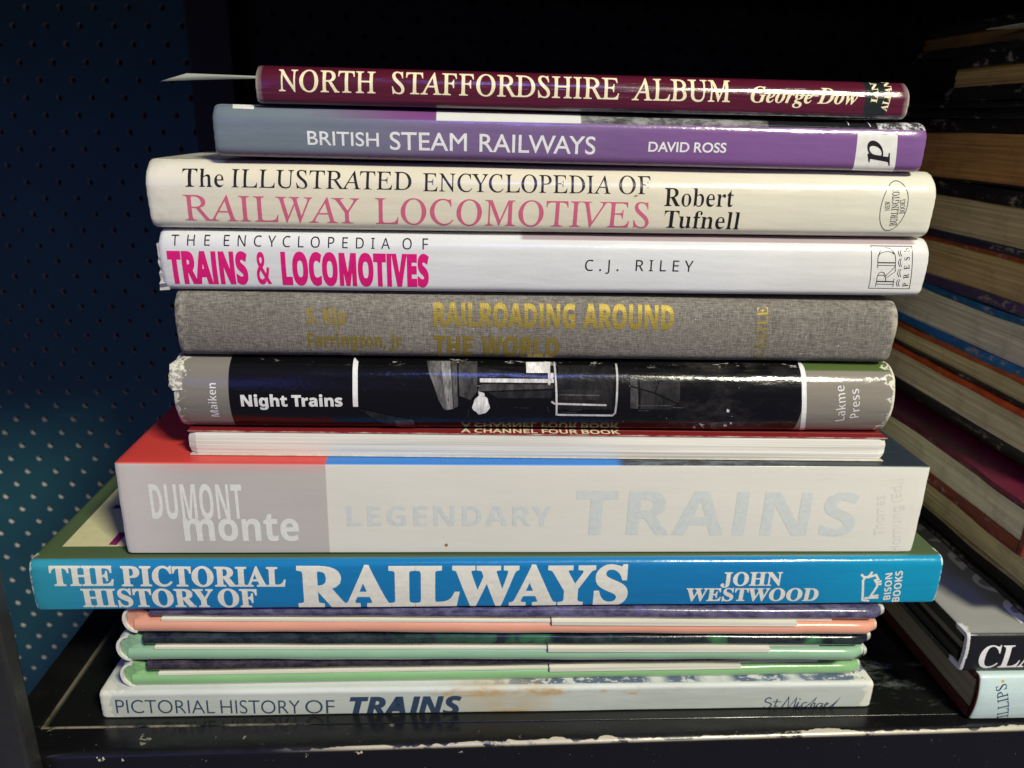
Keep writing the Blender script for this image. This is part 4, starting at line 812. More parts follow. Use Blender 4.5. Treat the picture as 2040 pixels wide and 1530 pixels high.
def lettering(key, parent, rough=0.28, amt=1.0, mats=None):
    B = BOOKS[key]
    parts = {}
    for part, m, font, s, (u0, v0, u1, v1, cap), off, xs in TEXTS[key]:
        parts.setdefault(part, {}).setdefault(m, []).extend(text_polys(font, s, u0, v0, u1, v1, cap, off, xs))
    res = {}
    for part, d in parts.items():
        tr, mi, ml = [], [], []
        for m, t in d.items():
            ml.append(mats[m] if mats and m in mats else ink(m, INK[m], rough, amt))
            tr += t
            mi += [len(ml) - 1] * len(t)
        res[part] = printed(part, B, tr, ml, parent, mis=mi)
    return res


# ------------------------------------------------------------------ book parts
def jacket_mesh(name, B, depth, mat, parent, t=0.0024, wob=0.0, seed=1, xseg=0.004):
    """spine and both boards in one folded shell; outer face follows the measured spine curve"""
    H, L = B['H'], B['L']
    B['wob'] = wob
    rnd = random.Random(seed)
    zs = zsamples(B)
    out = [(depth, H), (depth * 0.5, H), (0.03, H), (0.012, H), (0.006, H)] + [(prof(B, z), z) for z in reversed(zs)] + \
          [(0.006, 0), (0.012, 0), (0.03, 0), (depth * 0.5, 0), (depth, 0)]
    ins = []
    for y, z in out:
        zc = min(max(z, t), H - t)
        ins.append((max(y, prof(B, zc) + t), zc))
    n = len(out)
    nx = max(int(L / xseg), 4)
    xs = [0.0, 0.0005, 0.0015] + [L * k / nx for k in range(1, nx)] + [L - 0.0015, L - 0.0005, L]
    xs = sorted(set(round(x, 6) for x in xs))
    bm = bmesh.new()
    rings = []
    ph = [rnd.uniform(0, 6.28) for _ in range(8)]
    for x in xs:
        e = min(x, L - x)
        sh = 0.0005 * max(0.0, 1 - e / 0.0012) ** 2
        ring = []
        for y, z in out:
            cy = y + sh * (1.0 if y < 0.004 else 0.0)
            cz = z + (sh if z < H * 0.3 else (-sh if z > H * 0.7 else 0)) * 0.8
            w = sway(B, x)
            # worn ends bow and fray a little
            f = max(0.0, 1 - e / 0.006) ** 2
            xx = x
            if e < 1e-5:
                xx += (math.sin(z * 500 + ph[3]) + math.sin(z * 1900 + ph[4])) * 0.00004 * (1 if x < L / 2 else -1)
            ring.append(bm.verts.new((xx, cy + (w if y < 0.004 else 0) + f * wob * 0.6 * (1 + math.sin(z * 400 + ph[5])), cz)))
        rings.append(ring)
    for a, b in zip(rings, rings[1:]):
        for i in range(n - 1):
            bm.faces.new((a[i], b[i], b[i + 1], a[i + 1]))
    inr = [[bm.verts.new((x, y, z)) for y, z in ins] for x in (xs[0] + 0.0002, xs[-1] - 0.0002)]
    for i in range(n - 1):
        bm.faces.new((inr[0][i], inr[0][i + 1], inr[1][i + 1], inr[1][i]))
        bm.faces.new((rings[0][i], rings[0][i + 1], inr[0][i + 1], inr[0][i]))
        bm.faces.new((rings[-1][i + 1], rings[-1][i], inr[1][i], inr[1][i + 1]))
    for k in (0, n - 1):
        bm.faces.new([r[k] for r in rings] + [inr[1][k], inr[0][k]])
    bmesh.ops.recalc_face_normals(bm, faces=bm.faces)
    return from_bm(name, bm, mat, parent, smooth=True, angle=50)


def page_mat(name, c, dark=0.55, ns=(3, 3, 1400), blot=0.0):
    n = NB(name)
    l = n.noise(1.0, 3.0, 0.7, ns)
    l2 = n.noise(1.0, 2.0, 0.6, (ns[0] * 2, ns[1] * 2, ns[2] * 0.25), 3.0)
    f = n.mul(n.step(l, 0.35, 0.6, dark, 1.05), n.step(l2, 0.3, 0.7, 0.8, 1.1))
    b = n.step(n.noise(90.0, 4.0, 0.7), 0.45, 0.75, 1.0, 1.0 - blot)
    n.bump(l, 0.0003)
    return n.set(color=n.scale(c, n.mul(f, b)), rough=0.85, spec=0.2)


def pages_mesh(B, depth, mat, parent, t=0.0024, inset=0.003, front=None, name='pages'):
    bm = bmesh.new()
    f = max(t + 0.001, 0.75 * B['rt'] + 0.0005) if front is None else front
    box(bm, inset, B['L'] - inset, f, depth - 0.004, t * 0.98, B['H'] - t * 0.98)
    return from_bm(name, bm, mat, parent)


def paper_finish(n, colour, B, wear=0.5, wearcol=(0.72, 0.70, 0.62), rough=0.25, amt=1.0, dirt=0.06, edge=0.004, coat=0.0):
    """rubbed ends and shoulders, faint dirt, laminated gloss"""
    L, H = B['L'], B['H']
    e = n.math('MINIMUM', n.X, n.math('SUBTRACT', L, n.X))
    nz = n.noise(260.0, 4.0, 0.7)
    w = n.mul(n.inv(n.step(e, 0.0002, edge)), 1.0)
    zed = n.math('MINIMUM', n.Z, n.math('SUBTRACT', H, n.Z))
    w = n.math('MAXIMUM', w, n.mul(n.mul(n.inv(n.step(zed, 0.0, 0.0018)), n.inv(n.step(e, 0.0, edge * 3))), 0.8))
    w = n.mul(w, n.step(n.Y, 0.010, 0.004, 0.45, 1.0))
    mask = n.step(n.add(n.mul(w, wear * 0.75), n.mul(n.math('SUBTRACT', nz, 0.5), 1.2)), 0.50, 0.60)
    mask = n.mul(mask, n.step(w, 0.05, 0.3))
    d = n.step(n.noise(45.0, 4.0, 0.65, (0.6, 1, 1.6), 2.0), 0.3, 0.75, 1.0 + dirt * 0.5, 1.0 - dirt)
    c = n.mix(mask, n.scale(colour, d), wearcol)
    gloss_bump(n, amt)
    r = n.add(n.mul(mask, 0.4), n.step(n.noise(140.0, 3.0, 0.6, (0.4, 1, 2), 5.0), 0.3, 0.7, rough * 0.85, rough * 1.2))
    return n.set(color=c, rough=r, coat=coat)


GROUP_PILE = 'railway books piled flat with spines to the front'


def book(key, name, label, **k):
    B = BOOKS[key]
    return thing(name, label, 'book', B['o'], group=k.get('group', GROUP_PILE), rot=(0, -B['roll'], B['yaw']))


# ------------------------------------------------------------------ the bookcase and the pegboard behind it
def black_paint(name, spec=0.5, rough=0.3, base=(0.006, 0.006, 0.006)):
    n = NB(name)
    sp = n.step(n.noise(900.0, 3.0, 0.8), 0.70, 0.76)
    c = n.mix(n.mul(sp, 0.55), base, (0.30, 0.28, 0.23))
    n.bump(n.noise(420.0, 3.0, 0.6), 0.00012)
    n.bump(n.noise(25.0, 2.0, 0.5), 0.0006)
    return n.set(color=c, rough=n.step(n.noise(60.0, 4.0, 0.7), 0.3, 0.7, rough * 0.7, rough * 1.5), spec=spec)


case = thing('bookcase', 'black painted bookcase with chipped shelf edge that holds both piles of books', 'bookcase', (0, 0, 0))


def shelf_mat():
    n = NB('shelf_paint')
    sp = n.step(n.noise(700.0, 4.0, 0.8), 0.655, 0.71)
    spn = n.mul(sp, n.step(n.noise(35.0, 2.0, 0.5, None, 7.0), 0.45, 0.62))
    c = n.mix(n.mul(spn, 0.8), (0.007, 0.008, 0.007), (0.42, 0.40, 0.33))
    # pale dust smears near the right-hand end
    sm = n.step(n.noise(70.0, 5.0, 0.75, (0.5, 1.6, 1), 1.0), 0.52, 0.7)
    zone = n.mul(n.band(n.X, 0.146, 0.196, 0.010), n.band(n.Y, 0.000, 0.034, 0.006))
    c = n.mix(n.mul(n.mul(sm, zone), 0.8), c, (0.20, 0.24, 0.20))
    # bare front arris along the left half and bare left end
    wn = n.noise(150.0, 4.0, 0.7, (0.5, 0.6, 1))
    fr = n.mul(n.inv(n.step(n.Y, -0.0041, -0.0037)), n.inv(n.step(n.X, -0.10, -0.055)))
    fr = n.mul(fr, n.step(wn, 0.38, 0.62))
    le = n.mul(n.mul(n.inv(n.step(n.add(n.X, n.mul(wn, 0.0012)), -0.1668, -0.1648)), n.step(wn, 0.25, 0.6)), n.step(n.Y, 0.09, 0.0, 0.25, 1.0))
    c = n.mix(n.math('MAXIMUM', fr, n.mul(le, 0.7)), c, (0.26, 0.23, 0.165))
    n.bump(n.noise(300.0, 3.0, 0.6), 0.00006)
    n.bump(n.noise(18.0, 2.0, 0.5, (1, 2, 1)), 0.0007)
    return n.set(color=c, rough=n.step(n.noise(50.0, 4.0, 0.7), 0.3, 0.7, 0.16, 0.34), spec=0.5)


bm = bmesh.new()
box(bm, -0.168, 0.62, -0.0045, 0.31, -0.020, 0.0)
from_bm('shelf_board', bm, shelf_mat(), case, bevel=0.00015)


def lip_mat():
    n = NB('shelf_lip_paint')
    wn = n.noise(120.0, 5.0, 0.75, (0.55, 0.8, 0.8))
    big = n.step(n.noise(32.0, 3.0, 0.6, (1, 0, 0), 4.0), 0.42, 0.62)
    front = n.math('SUBTRACT', n.Y, n.math('MULTIPLY_ADD', n.X, 0.0152, -0.01455))   # distance behind the front arris
    wl = n.step(n.X, -0.06, 0.05)
    lim = n.math('MULTIPLY_ADD', n.mul(n.math('MULTIPLY', wn, big), wl), 0.0030, n.mul(n.step(n.noise(70.0, 3.0, 0.7, (1, 0.2, 0.2), 9.0), 0.40, 0.55), 0.00075))
    m = n.mul(n.step(n.math('SUBTRACT', lim, front), 0.00005, 0.0003), n.step(wn, 0.36, 0.46))
    m = n.mul(m, n.step(n.Z, -0.0022, -0.0012))
    lf = n.mul(n.inv(wl), n.step(n.noise(170.0, 3.0, 0.65, (0.8, 0.8, 0.8), 6.0), 0.655, 0.68))
    lf = n.mul(lf, n.band(n.Z, -0.0040, -0.0004, 0.0004))
    m = n.math('MAXIMUM', n.mul(m, n.step(n.X, -0.085, -0.045)), lf)
    c = n.mix(m, (0.006, 0.006, 0.007), (0.50, 0.46, 0.35))
    sp = n.step(n.noise(500.0, 3.0, 0.8, None, 3.0), 0.70, 0.74)
    c = n.mix(n.mul(sp, 0.5), c, (0.5, 0.47, 0.4))
    n.bump(n.noise(260.0, 3.0, 0.6), 0.00008)
    n.bump(n.noise(30.0, 2.0, 0.5, (0.5, 1, 1)), 0.0006)
    return n.set(color=c, rough=n.step(n.noise(60.0, 4.0, 0.7, None, 5.0), 0.3, 0.7, 0.18, 0.34), spec=0.5)


def lip_front(x):
    return -0.0153 + 0.0152 * x


bm = bmesh.new()
ringp = [(0, -0.0003, 'b'), (-1, -0.0003, 'f')]
xs = [-0.1675 + (0.62 + 0.1675) * k / 120 for k in range(121)]
prof_l = []
r = 0.0030
prev = None
rnd = random.Random(5)
for x in xs:
    yf = lip_front(x)
    pts = [(-0.0047, -0.030), (-0.0047, -0.0003)]
    for k in range(9):
        a = math.pi / 2 * k / 8
        pts.append((yf + r - r * math.sin(a), -0.0003 - r + r * math.cos(a)))
    pts.append((yf, -0.030))
    j = rnd.uniform(-1, 1) * 0.00005
    ring = [bm.verts.new((x, y, z + (j if z > -0.02 else 0))) for y, z in pts]
    if prev:
        for i in range(len(ring)):
            k = (i + 1) % len(ring)
            bm.faces.new((prev[i], prev[k], ring[k], ring[i]))
    else:
        bm.faces.new(ring)
    prev = ring
bm.faces.new(list(reversed(prev)))
bmesh.ops.recalc_face_normals(bm, faces=bm.faces)
from_bm('shelf_lip', bm, lip_mat(), case, smooth=True)

bp = black_paint('bookcase_paint')
bm = bmesh.new()
box(bm, -0.1815, -0.1684, -0.004, 0.31, -0.022, 0.0002)
from_bm('shelf_batten', bm, bp, case, bevel=0.0006)
bm = bmesh.new()
box(bm, -0.24, -0.1605, -0.026, -0.0182, -0.25, 0.36)
from_bm('upright', bm, black_paint('upright_paint', rough=0.42, base=(0.02, 0.02, 0.02)), case, bevel=0.0012)
bm = bmesh.new()
box(bm, -0.90, 0.80, -0.02, 0.42, 0.29, 0.31)
from_bm('upper_shelf', bm, bp, case)
bm = bmesh.new()
box(bm, -0.1865, -0.1600, 0.286, 0.312, -0.02, 0.29)
from_bm('corner_post', bm, plain('corner_post_paint', (0.013, 0.012, 0.012), 0.6), case, bevel=0.001)


core = plain('hardboard_core', (0.72, 0.70, 0.63), 0.8)
hole_blackout = plain('hole_blackout_black', (0.004, 0.004, 0.005), 0.9)  # near black colour stands in for the shade seen through the holes


def peg_panel(name, mat, core, w, h, pitch, hole, thick, parent=None):
    """drilled hardboard: every hole is really there, its wall in the pale core colour (slot 1)"""
    bm = bmesh.new()
    du, dv = pitch, pitch / 2.0
    nu, nv = int(w / du), int(h / dv)
    rim = [(math.cos(math.pi / 4 * k + math.pi / 8), math.sin(math.pi / 4 * k + math.pi / 8)) for k in range(8)]
    cache = {}

    def V(x, z, y=0.0):
        k = (round(x, 6), round(z, 6), y)
        if k not in cache:
            cache[k] = bm.verts.new((x, y, z))
        return cache[k]
    for j in range(nv):
        for i in range(nu):
            cx, cz = (i + (0.5 if j % 2 else 0.0)) * du, j * dv
            sq = [(cx + du / 2, cz - dv / 2), (cx + du / 2, cz + dv / 2), (cx - du / 2, cz + dv / 2), (cx - du / 2, cz - dv / 2)]
            c0 = [V(*p) for p in sq]
            h0 = [V(cx + hole * a, cz + hole * b) for a, b in rim]
            h1 = [bm.verts.new((cx + hole * a, thick, cz + hole * b)) for a, b in rim]
            # rim order starts at 22.5 deg and runs anticlockwise; corners: 315, 45, 135, 225 deg
            bm.faces.new((c0[0], c0[1], h0[0], h0[7]))
            bm.faces.new((c0[1], c0[2], h0[2], h0[1], h0[0]))
            bm.faces.new((c0[2], c0[3], h0[4], h0[3], h0[2]))
            bm.faces.new((c0[3], c0[0], h0[7], h0[6], h0[5], h0[4]))
            for k in range(8):
                bm.faces.new((h0[k], h0[(k + 1) % 8], h1[(k + 1) % 8], h1[k])).material_index = 1
    bmesh.ops.recalc_face_normals(bm, faces=bm.faces)
    me_ok = sum(f.normal.y for f in bm.faces if f.material_index == 0)
    if me_ok > 0:
        for f in bm.faces:
            f.normal_flip()
    o = from_bm(name, bm, [mat, core], parent)
    bk = bmesh.new()
    box(bk, -du, nu * du + du, thick + 0.0006, thick + 0.004, -du, nv * dv + du)  # added sheet behind the board, blocks light from behind so holes look dark
    from_bm('hole_blackout', bk, hole_blackout, o)
    return o





def panel_mat():
    n = NB('pegboard_blue_paint')
    c = n.mix(n.step(n.noise(14.0, 3.0, 0.6), 0.35, 0.65), (0.015, 0.084, 0.104), (0.019, 0.098, 0.118))
    sc = n.step(n.noise(60.0, 2.0, 0.5, (0.15, 1, 2.2), 2.0), 0.70, 0.74)
    c = n.mix(n.mul(sc, 0.25), c, (0.08, 0.20, 0.26))
    n.bump(n.noise(500.0, 3.0, 0.6), 0.0001)
    return n.set(color=c, rough=0.55, spec=0.4)


peg = peg_panel('pegboard', panel_mat(), core, 0.56, 0.66, 0.0228, 0.00225, 0.0035)
tag(peg, 'blue painted pegboard with rows of drilled holes standing behind the left end of the shelf', 'pegboard')
pu = Vector((0.9980, -0.0540, 0.0310)).normalized()
pn = Vector((0.0540, 0.9985, 0.0)).normalized()
pv = pn.cross(pu) * -1.0
pv = pu.cross(pn)
if pv.z < 0:
    pv = -pv
pn = pv.cross(pu)
peg.matrix_world = Matrix(((pu.x, pn.x, pv.x, -0.3104 - 0.0228 * 14 * pu.x - pv.x * 0.0114 * 50),
                           (pu.y, pn.y, pv.y, 0.346 - 0.0228 * 14 * pu.y),
                           (pu.z, pn.z, pv.z, 0.2788 - 0.0228 * 14 * pu.z - pv.z * 0.0114 * 50),
                           (0, 0, 0, 1)))

blk = NB('back_board_paint')
blk.bump(blk.noise(400.0, 3.0, 0.6), 0.0001)
blk_m = blk.set(color=blk.scale((0.008, 0.008, 0.009), blk.step(blk.noise(40.0, 3.0, 0.6), 0.3, 0.7, 0.8, 1.2)), rough=0.55, spec=0.35)
bb = peg_panel('back_board', blk_m, plain('back_core', (0.004, 0.004, 0.004), 0.9), 0.62, 0.34, 0.0228, 0.0022, 0.003, case)
bb.location = (-0.160, 0.305, -0.02)

# ------------------------------------------------------------------ pile, from the bottom up


def top_decal(name, pts, z, mat, parent, origin, yaw=0.0):
    """printed area lying on a cover's upper face; pts are shelf (x, y) metres"""
    bm = bmesh.new()
    q = [(p[0] - origin[0], p[1] - origin[1]) for p in pts]
    for t in poly(q):
        try:
            f = bm.faces.new([bm.verts.new((a, b, z)) for a, b in t])
        except ValueError:
            pass
    bm.normal_update()
    for f in bm.faces:
        if f.normal.z < 0:
            f.normal_flip()
    return from_bm(name, bm, mat, parent)


# 1. stained paper-covered history of trains
B = BOOKS['stm']
stm = book('stm', 'stained_hardback', 'grey white stained book with navy lettering, lying on the shelf under the railway pile')
n = NB('stained_cover')
spine = (0.50, 0.545, 0.485)
top = n.step(n.Z, B['H'] - 0.0022, B['H'] - 0.0012)
c = n.mix(top, spine, (0.60, 0.635, 0.60))
sk = n.step(n.noise(330.0, 4.0, 0.75, (0.7, 1, 1), 3.0), 0.42, 0.50)
sk2 = n.step(n.noise(55.0, 2.0, 0.5, (1, 0.3, 0), 1.0), 0.36, 0.48)
skz = n.mul(n.mul(n.step(n.Y, 0.0012, 0.0020), n.step(n.X, 0.13, 0.165)), n.step(n.Z, B['H'] - 0.001, B['H'] - 0.0004))
skx = n.math('MAXIMUM', n.mul(sk, sk2), n.mul(n.step(n.X, 0.268, 0.275), n.step(sk, -0.4, 1.0)))
c = n.mix(n.mul(n.mul(skx, skz), 0.92), c, (0.06, 0.10, 0.18))
st = n.step(n.noise(75.0, 4.0, 0.7, (0.5, 1, 1.4), 9.0), 0.50, 0.66)
stz = n.math('MAXIMUM', n.band(n.Z, B['H'] - 0.0040, B['H'] - 0.0006, 0.0008), n.inv(n.step(n.Z, 0.0, 0.0022)))
stx = n.band(n.X, 0.115, 0.225, 0.02)
c = n.mix(n.mul(n.mul(st, stz), n.mul(stx, 0.95)), c, (0.46, 0.28, 0.08))
bl = n.mul(n.step(n.noise(26.0, 3.0, 0.6, (1, 1, 0.6), 12.0), 0.46, 0.66), n.band(n.X, 0.135, 0.185, 0.012))
c = n.mix(n.mul(bl, 0.45), c, (0.50, 0.35, 0.14))
sp = n.step(n.noise(200.0, 2.0, 0.5, None, 20.0), 0.76, 0.80)
c = n.mix(n.mul(sp, 0.6), c, (0.50, 0.38, 0.16))
m = paper_finish(n, c, B, wear=1.1, wearcol=(0.70, 0.70, 0.60), rough=0.55, amt=0.8, dirt=0.10, edge=0.009)
jacket_mesh('cover', B, 0.20, m, stm, t=0.002, wob=0.00012, seed=3)
pages_mesh(B, 0.20, page_mat('aged_pages', (0.55, 0.48, 0.36)), stm, t=0.002)
lettering('stm', stm, 0.5)
pts = smooth_line([(0.25592, 0.00453), (0.25501, 0.00515), (0.2538, 0.00436), (0.25382, 0.00315), (0.25541, 0.0025), (0.25637, 0.00165), (0.25575, 0.0004), (0.25436, -0.00044), (0.25355, 0.00065)], 4)
tr = stroke_polys(pts, 0.00052)
tr += stroke_polys([(0.25841, 0.00449), (0.25784, 0.00079), (0.25899, 0.00085)], 0.00047) + stroke_polys([(0.2568, 0.00309), (0.26012, 0.00303)], 0.00038)
tr += stroke_polys([(0.26052, -0.00047), (0.2629, 0.00541), (0.26333, -0.00032), (0.26611, 0.00496), (0.26575, 0.00028), (0.26665, -0.00017)], 0.00059)
tr += stroke_polys(smooth_line([(0.26642, 0.00026), (0.26728, 0.00291), (0.26688, 0.0004), (0.26865, 0.0008)], 3), 0.00047)
tr += stroke_polys([(0.26747, 0.00413), (0.26761, 0.00453)], 0.00065)
tr += stroke_polys(smooth_line([(0.27069, 0.00243), (0.26981, 0.00266), (0.2687, 0.00143), (0.26947, 0.00014), (0.27082, 0.00076)], 3), 0.00047)
tr += stroke_polys([(0.27082, 0.00076), (0.2718, 0.00179), (0.27414, 0.00518), (0.27235, -0.00027)], 0.00047)
tr += stroke_polys(smooth_line([(0.27229, 0.0006), (0.27304, 0.00193), (0.27401, 0.00208), (0.27374, 0.00015), (0.27475, 0.00064)], 3), 0.00047)
tr += stroke_polys([(0.27706, 0.00219), (0.27696, -0.00024), (0.27796, 0.00062)], 0.00047)
tr += stroke_polys(smooth_line([(0.27694, 0.00195), (0.27559, 0.00205), (0.27482, 0.00064), (0.27596, -0.00026), (0.27685, 0.00119)], 3), 0.00047)
tr += stroke_polys(smooth_line([(0.27831, 0.00091), (0.2793, 0.00186), (0.27855, 0.00229), (0.27803, 0.00062), (0.27922, -0.00032), (0.28068, 0.00078)], 3), 0.00047)
tr += stroke_polys([(0.28068, 0.00078), (0.28167, 0.00169), (0.28377, 0.00498), (0.28124, 0.00034), (0.28182, -0.0004), (0.28223, 0.00018)], 0.00052)
printed('publisher_mark', B, tr, ink('navy_ink', INK['navy_ink'], 0.5), stm)


# 2. three thin picture books lying with the head of the book to the front
def thin_book(key, name, label, flap, photo, photo2, step_x, seed):
    B = BOOKS[key]
    L, H = B['L'], B['H']
    r = thing(name, label, 'book', B['o'], group='thin picture books in the pile', rot=(0, 0, B['yaw']))
    D = 0.20
    tb = H * 0.40

    def rounded(x0, x1, z0, z1, y0, rad, mi):
        bm = bmesh.new()
        prev = None
        n = 7
        segs = 60
        for k in range(segs + 1):
            x = x0 + (x1 - x0) * k / segs
            e = x1 - x
            sq = rad * (1 - math.sqrt(max(0.0, 1 - max(0.0, 1 - e / rad) ** 2))) if e < rad else 0.0
            a0, a1 = z0 + sq * 0.22, z1 - sq * 0.22
            h = (a1 - a0) / 2
            zc = (a0 + a1) / 2
            pts = [(D, a0)]
            for j in range(13):
                a = -math.pi / 2 + math.pi * j / 12
                pts.append((y0 + h * 0.75 - math.cos(a) * h * 0.75 + sq * 1.0, zc + math.sin(a) * h))
            pts.append((D, a1))
            w = 0.00012 * math.sin(x * 70 + seed) + 0.00007 * math.sin(x * 190 + seed * 2)
            ring = [bm.verts.new((x, p[0], p[1] + w)) for p in pts]
            if prev:
                for i in range(len(ring)):
                    j = (i + 1) % len(ring)
                    bm.faces.new((prev[i], prev[j], ring[j], ring[i]))
            else:
                bm.faces.new(ring)
            prev = ring
        bm.faces.new(list(reversed(prev)))
        bmesh.ops.recalc_face_normals(bm, faces=bm.faces)
        return bm
    # upper board, photograph printed on it
    n = NB(name + '_photo')
    f = n.step(n.noise(230.0, 5.0, 0.75, (0.6, 1, 1.4), seed), 0.32, 0.70)
    f2 = n.mul(n.step(n.noise(60.0, 3.0, 0.6, (1, 0.4, 0.6), seed * 3), 0.52, 0.62), n.step(n.X, 0.08, 0.2))
    c = n.mix(f, photo[0], photo[1])
    c = n.mix(n.mul(f2, 0.8), c, photo2)
    cr = n.step(n.noise(150.0, 4.0, 0.7, (0.5, 1, 1), seed + 2), 0.72, 0.76)
    c = n.mix(n.mul(cr, 0.6), c, (0.6, 0.6, 0.58))
    endw = n.step(n.X, L - 0.0022, L - 0.0012)
    c = n.mix(endw, c, (0.62, 0.62, 0.58))
    c = n.mix(n.inv(n.step(n.Z, H - tb + 0.0001, H - tb + 0.0006)), c, (0.70, 0.69, 0.62))
    gloss_bump(n, 1.0)
    from_bm('front_board', rounded(0.010, L, H - tb, H, 0.0002, 0.0028, 0), n.set(color=c, rough=0.2), r, smooth=True, angle=60)
    # lower board with the coloured turn-in and its white lining
    n = NB(name + '_flap')
    f = n.step(n.noise(90.0, 3.0, 0.6, (0.3, 1, 1), seed), 0.3, 0.7, 0.93, 1.07)
    c = n.scale(flap, f)
    c = n.mix(n.inv(n.step(n.Z, 0.0008, 0.0012)), c, (0.78, 0.78, 0.72))
    e = n.step(n.X, L - 0.0035, L - 0.002)
    c = n.mix(n.mul(e, n.step(n.noise(400.0, 3.0, 0.7), 0.48, 0.56)), c, (0.68, 0.66, 0.56))
    gloss_bump(n, 0.8)
    flap_m = n.set(color=c, rough=0.24)
    from_bm('back_board', rounded(0.004, L - 0.002, 0.0, tb * 1.12, 0.0, 0.0024, 0), flap_m, r, smooth=True, angle=60)
    # the spine at the left end: a pale bent strip with the coloured turn-in inside it
    bm = bmesh.new()
    prev = None
    R = H / 2
    for k in range(17):
        a = math.pi / 2 + math.pi * k / 16
        o_ = (0.0046 + math.cos(a) * 0.0046, R + math.sin(a) * R * 0.98)
        i_ = (0.0046 + math.cos(a) * 0.0036, R + math.sin(a) * (R * 0.98 - 0.0009))
        ring = [bm.verts.new((o_[0], 0.0002, o_[1])), bm.verts.new((i_[0], 0.0002, i_[1])),
                bm.verts.new((i_[0], D, i_[1])), bm.verts.new((o_[0], D, o_[1]))]
        if prev:
            for i in range(4):
                j = (i + 1) % 4
                bm.faces.new((prev[i], prev[j], ring[j], ring[i]))
        else:
            bm.faces.new(ring)
        prev = ring
    bm.faces.new(list(reversed(prev)))
    bmesh.ops.recalc_face_normals(bm, faces=bm.faces)
    from_bm('spine', bm, plain(name + '_spine_edge', (0.74, 0.73, 0.66), 0.45), r, smooth=True)
    # coloured turn-in folded into the hollow of the spine
    bm = bmesh.new()
    P = [(0.0014, 0.0010, H * 0.10), (0.0016, 0.0012, H * 0.90), (0.0052, 0.0006, H * 0.96), (0.0098, 0.0030, H * 0.58), (0.0070, 0.0008, H * 0.28), (0.0046, 0.0004, H * 0.06)]
    cen = bm.verts.new((0.0052, 0.0016, H * 0.52))
    vs = [bm.verts.new(p) for p in P]
    bk_ = [bm.verts.new((p[0], 0.012, p[2])) for p in P]
    for i in range(len(P)):
        j = (i + 1) % len(P)
        bm.faces.new((vs[i], vs[j], cen))
        bm.faces.new((vs[i], bk_[i], bk_[j], vs[j]))
    bm.faces.new(bk_)
    bmesh.ops.recalc_face_normals(bm, faces=bm.faces)
    from_bm('turn_in', bm, plain(name + '_turn_in', tuple(v * 0.92 for v in flap), 0.4), r, smooth=True, angle=20)
    # pages: short leaves stand back, the longer section shows right of a step
    pm = page_mat(name + '_pages', (0.80, 0.78, 0.66), 0.9)
    bm = bmesh.new()
    box(bm, 0.011, L - 0.012, 0.0042, D - 0.003, tb * 1.05, H - tb * 0.98)
    from_bm('pages', bm, pm, r)
    bm = bmesh.new()
    box(bm, 0.0135, step_x, 0.0006, D - 0.004, tb * 1.13, tb * 1.13 + 0.0008)
    from_bm('endpaper', bm, pm, r)
    bm = bmesh.new()
    box(bm, step_x + 0.0005, L - {2.0: 0.052, 5.0: 0.040, 8.0: 0.034}[seed], -0.0004, D - 0.004, tb * 1.02, tb * 1.02 + 0.0016)
    from_bm('endpaper', bm, pm, r)
    bm = bmesh.new()
    box(bm, step_x + 0.002, L - 0.020, 0.0020, D - 0.004, H - tb - 0.0013, H - tb * 1.02)
    from_bm('endpaper', bm, pm, r)
    return r


thin_book('grb', 'thin_picture_book', 'thin picture book with yellow green edge lying straight on the stained book',
          (0.24, 0.46, 0.205), ((0.012, 0.010, 0.012), (0.075, 0.062, 0.075)), (0.05, 0.05, 0.05), 0.160, 2.0)
thin_book('gra', 'thin_picture_book', 'thin picture book with mint green edge between the yellow green and salmon ones',
          (0.265, 0.455, 0.295), ((0.006, 0.010, 0.014), (0.035, 0.05, 0.05)), (0.05, 0.20, 0.08), 0.158, 5.0)
thin_book('sal', 'thin_picture_book', 'thin picture book with salmon pink edge right under the blue book',
          (0.72, 0.34, 0.23), ((0.035, 0.03, 0.085), (0.16, 0.15, 0.24)), (0.14, 0.13, 0.26), 0.1545, 8.0)

# 3. the big blue book
B = BOOKS['blu']
blu = book('blu', 'wide_hardback', 'widest book of the pile, bright blue spine with white slab lettering and green cover')
n = NB('blue_jacket')
blue = n.mix(n.step(n.X, 0.24, 0.32), (0.010, 0.185, 0.43), (0.006, 0.28, 0.47))
blue = n.mix(n.inv(n.step(n.X, 0.0, 0.05)), blue, (0.035, 0.30, 0.44))
tp = n.mul(n.step(n.Z, B['H'] * 0.5, B['H'] * 0.52), n.step(n.Y, 0.0014, 0.0026))
c = n.mix(tp, blue, (0.085, 0.130, 0.060))
m = paper_finish(n, c, B, wear=0.75, wearcol=(0.66, 0.74, 0.74), rough=0.2, edge=0.003, dirt=0.05)
jacket_mesh('jacket', B, 0.215, m, blu, wob=0.00014, seed=9)
pages_mesh(B, 0.215, page_mat('white_pages', (0.66, 0.63, 0.54)), blu)
lettering('blu', blu, 0.24)
tr = []
for s in ([(0.29551, 0.01279), (0.29654, 0.01172), (0.29803, 0.01158), (0.29906, 0.01264), (0.29948, 0.01382)], [(0.2971, 0.01131), (0.29656, 0.01023), (0.29811, 0.00149), (0.30081, 0.00101)],
          [(0.29805, 0.01144), (0.30116, 0.01249), (0.30234, 0.0106), (0.30119, 0.0102), (0.30183, 0.00937), (0.30371, 0.00977)], [(0.30395, 0.00853), (0.30224, 0.00854), (0.30243, 0.00756), (0.30081, 0.00311), (0.30379, 0.00353)],
          [(0.29864, 0.00239), (0.30403, 0.00249)]):
    tr += stroke_polys(s, 0.00088)
printed('emblem', B, tr, ink('offwhite_ink', INK['offwhite_ink'], 0.24), blu)
ztop = B['H'] + 0.00015
ori = B['o']
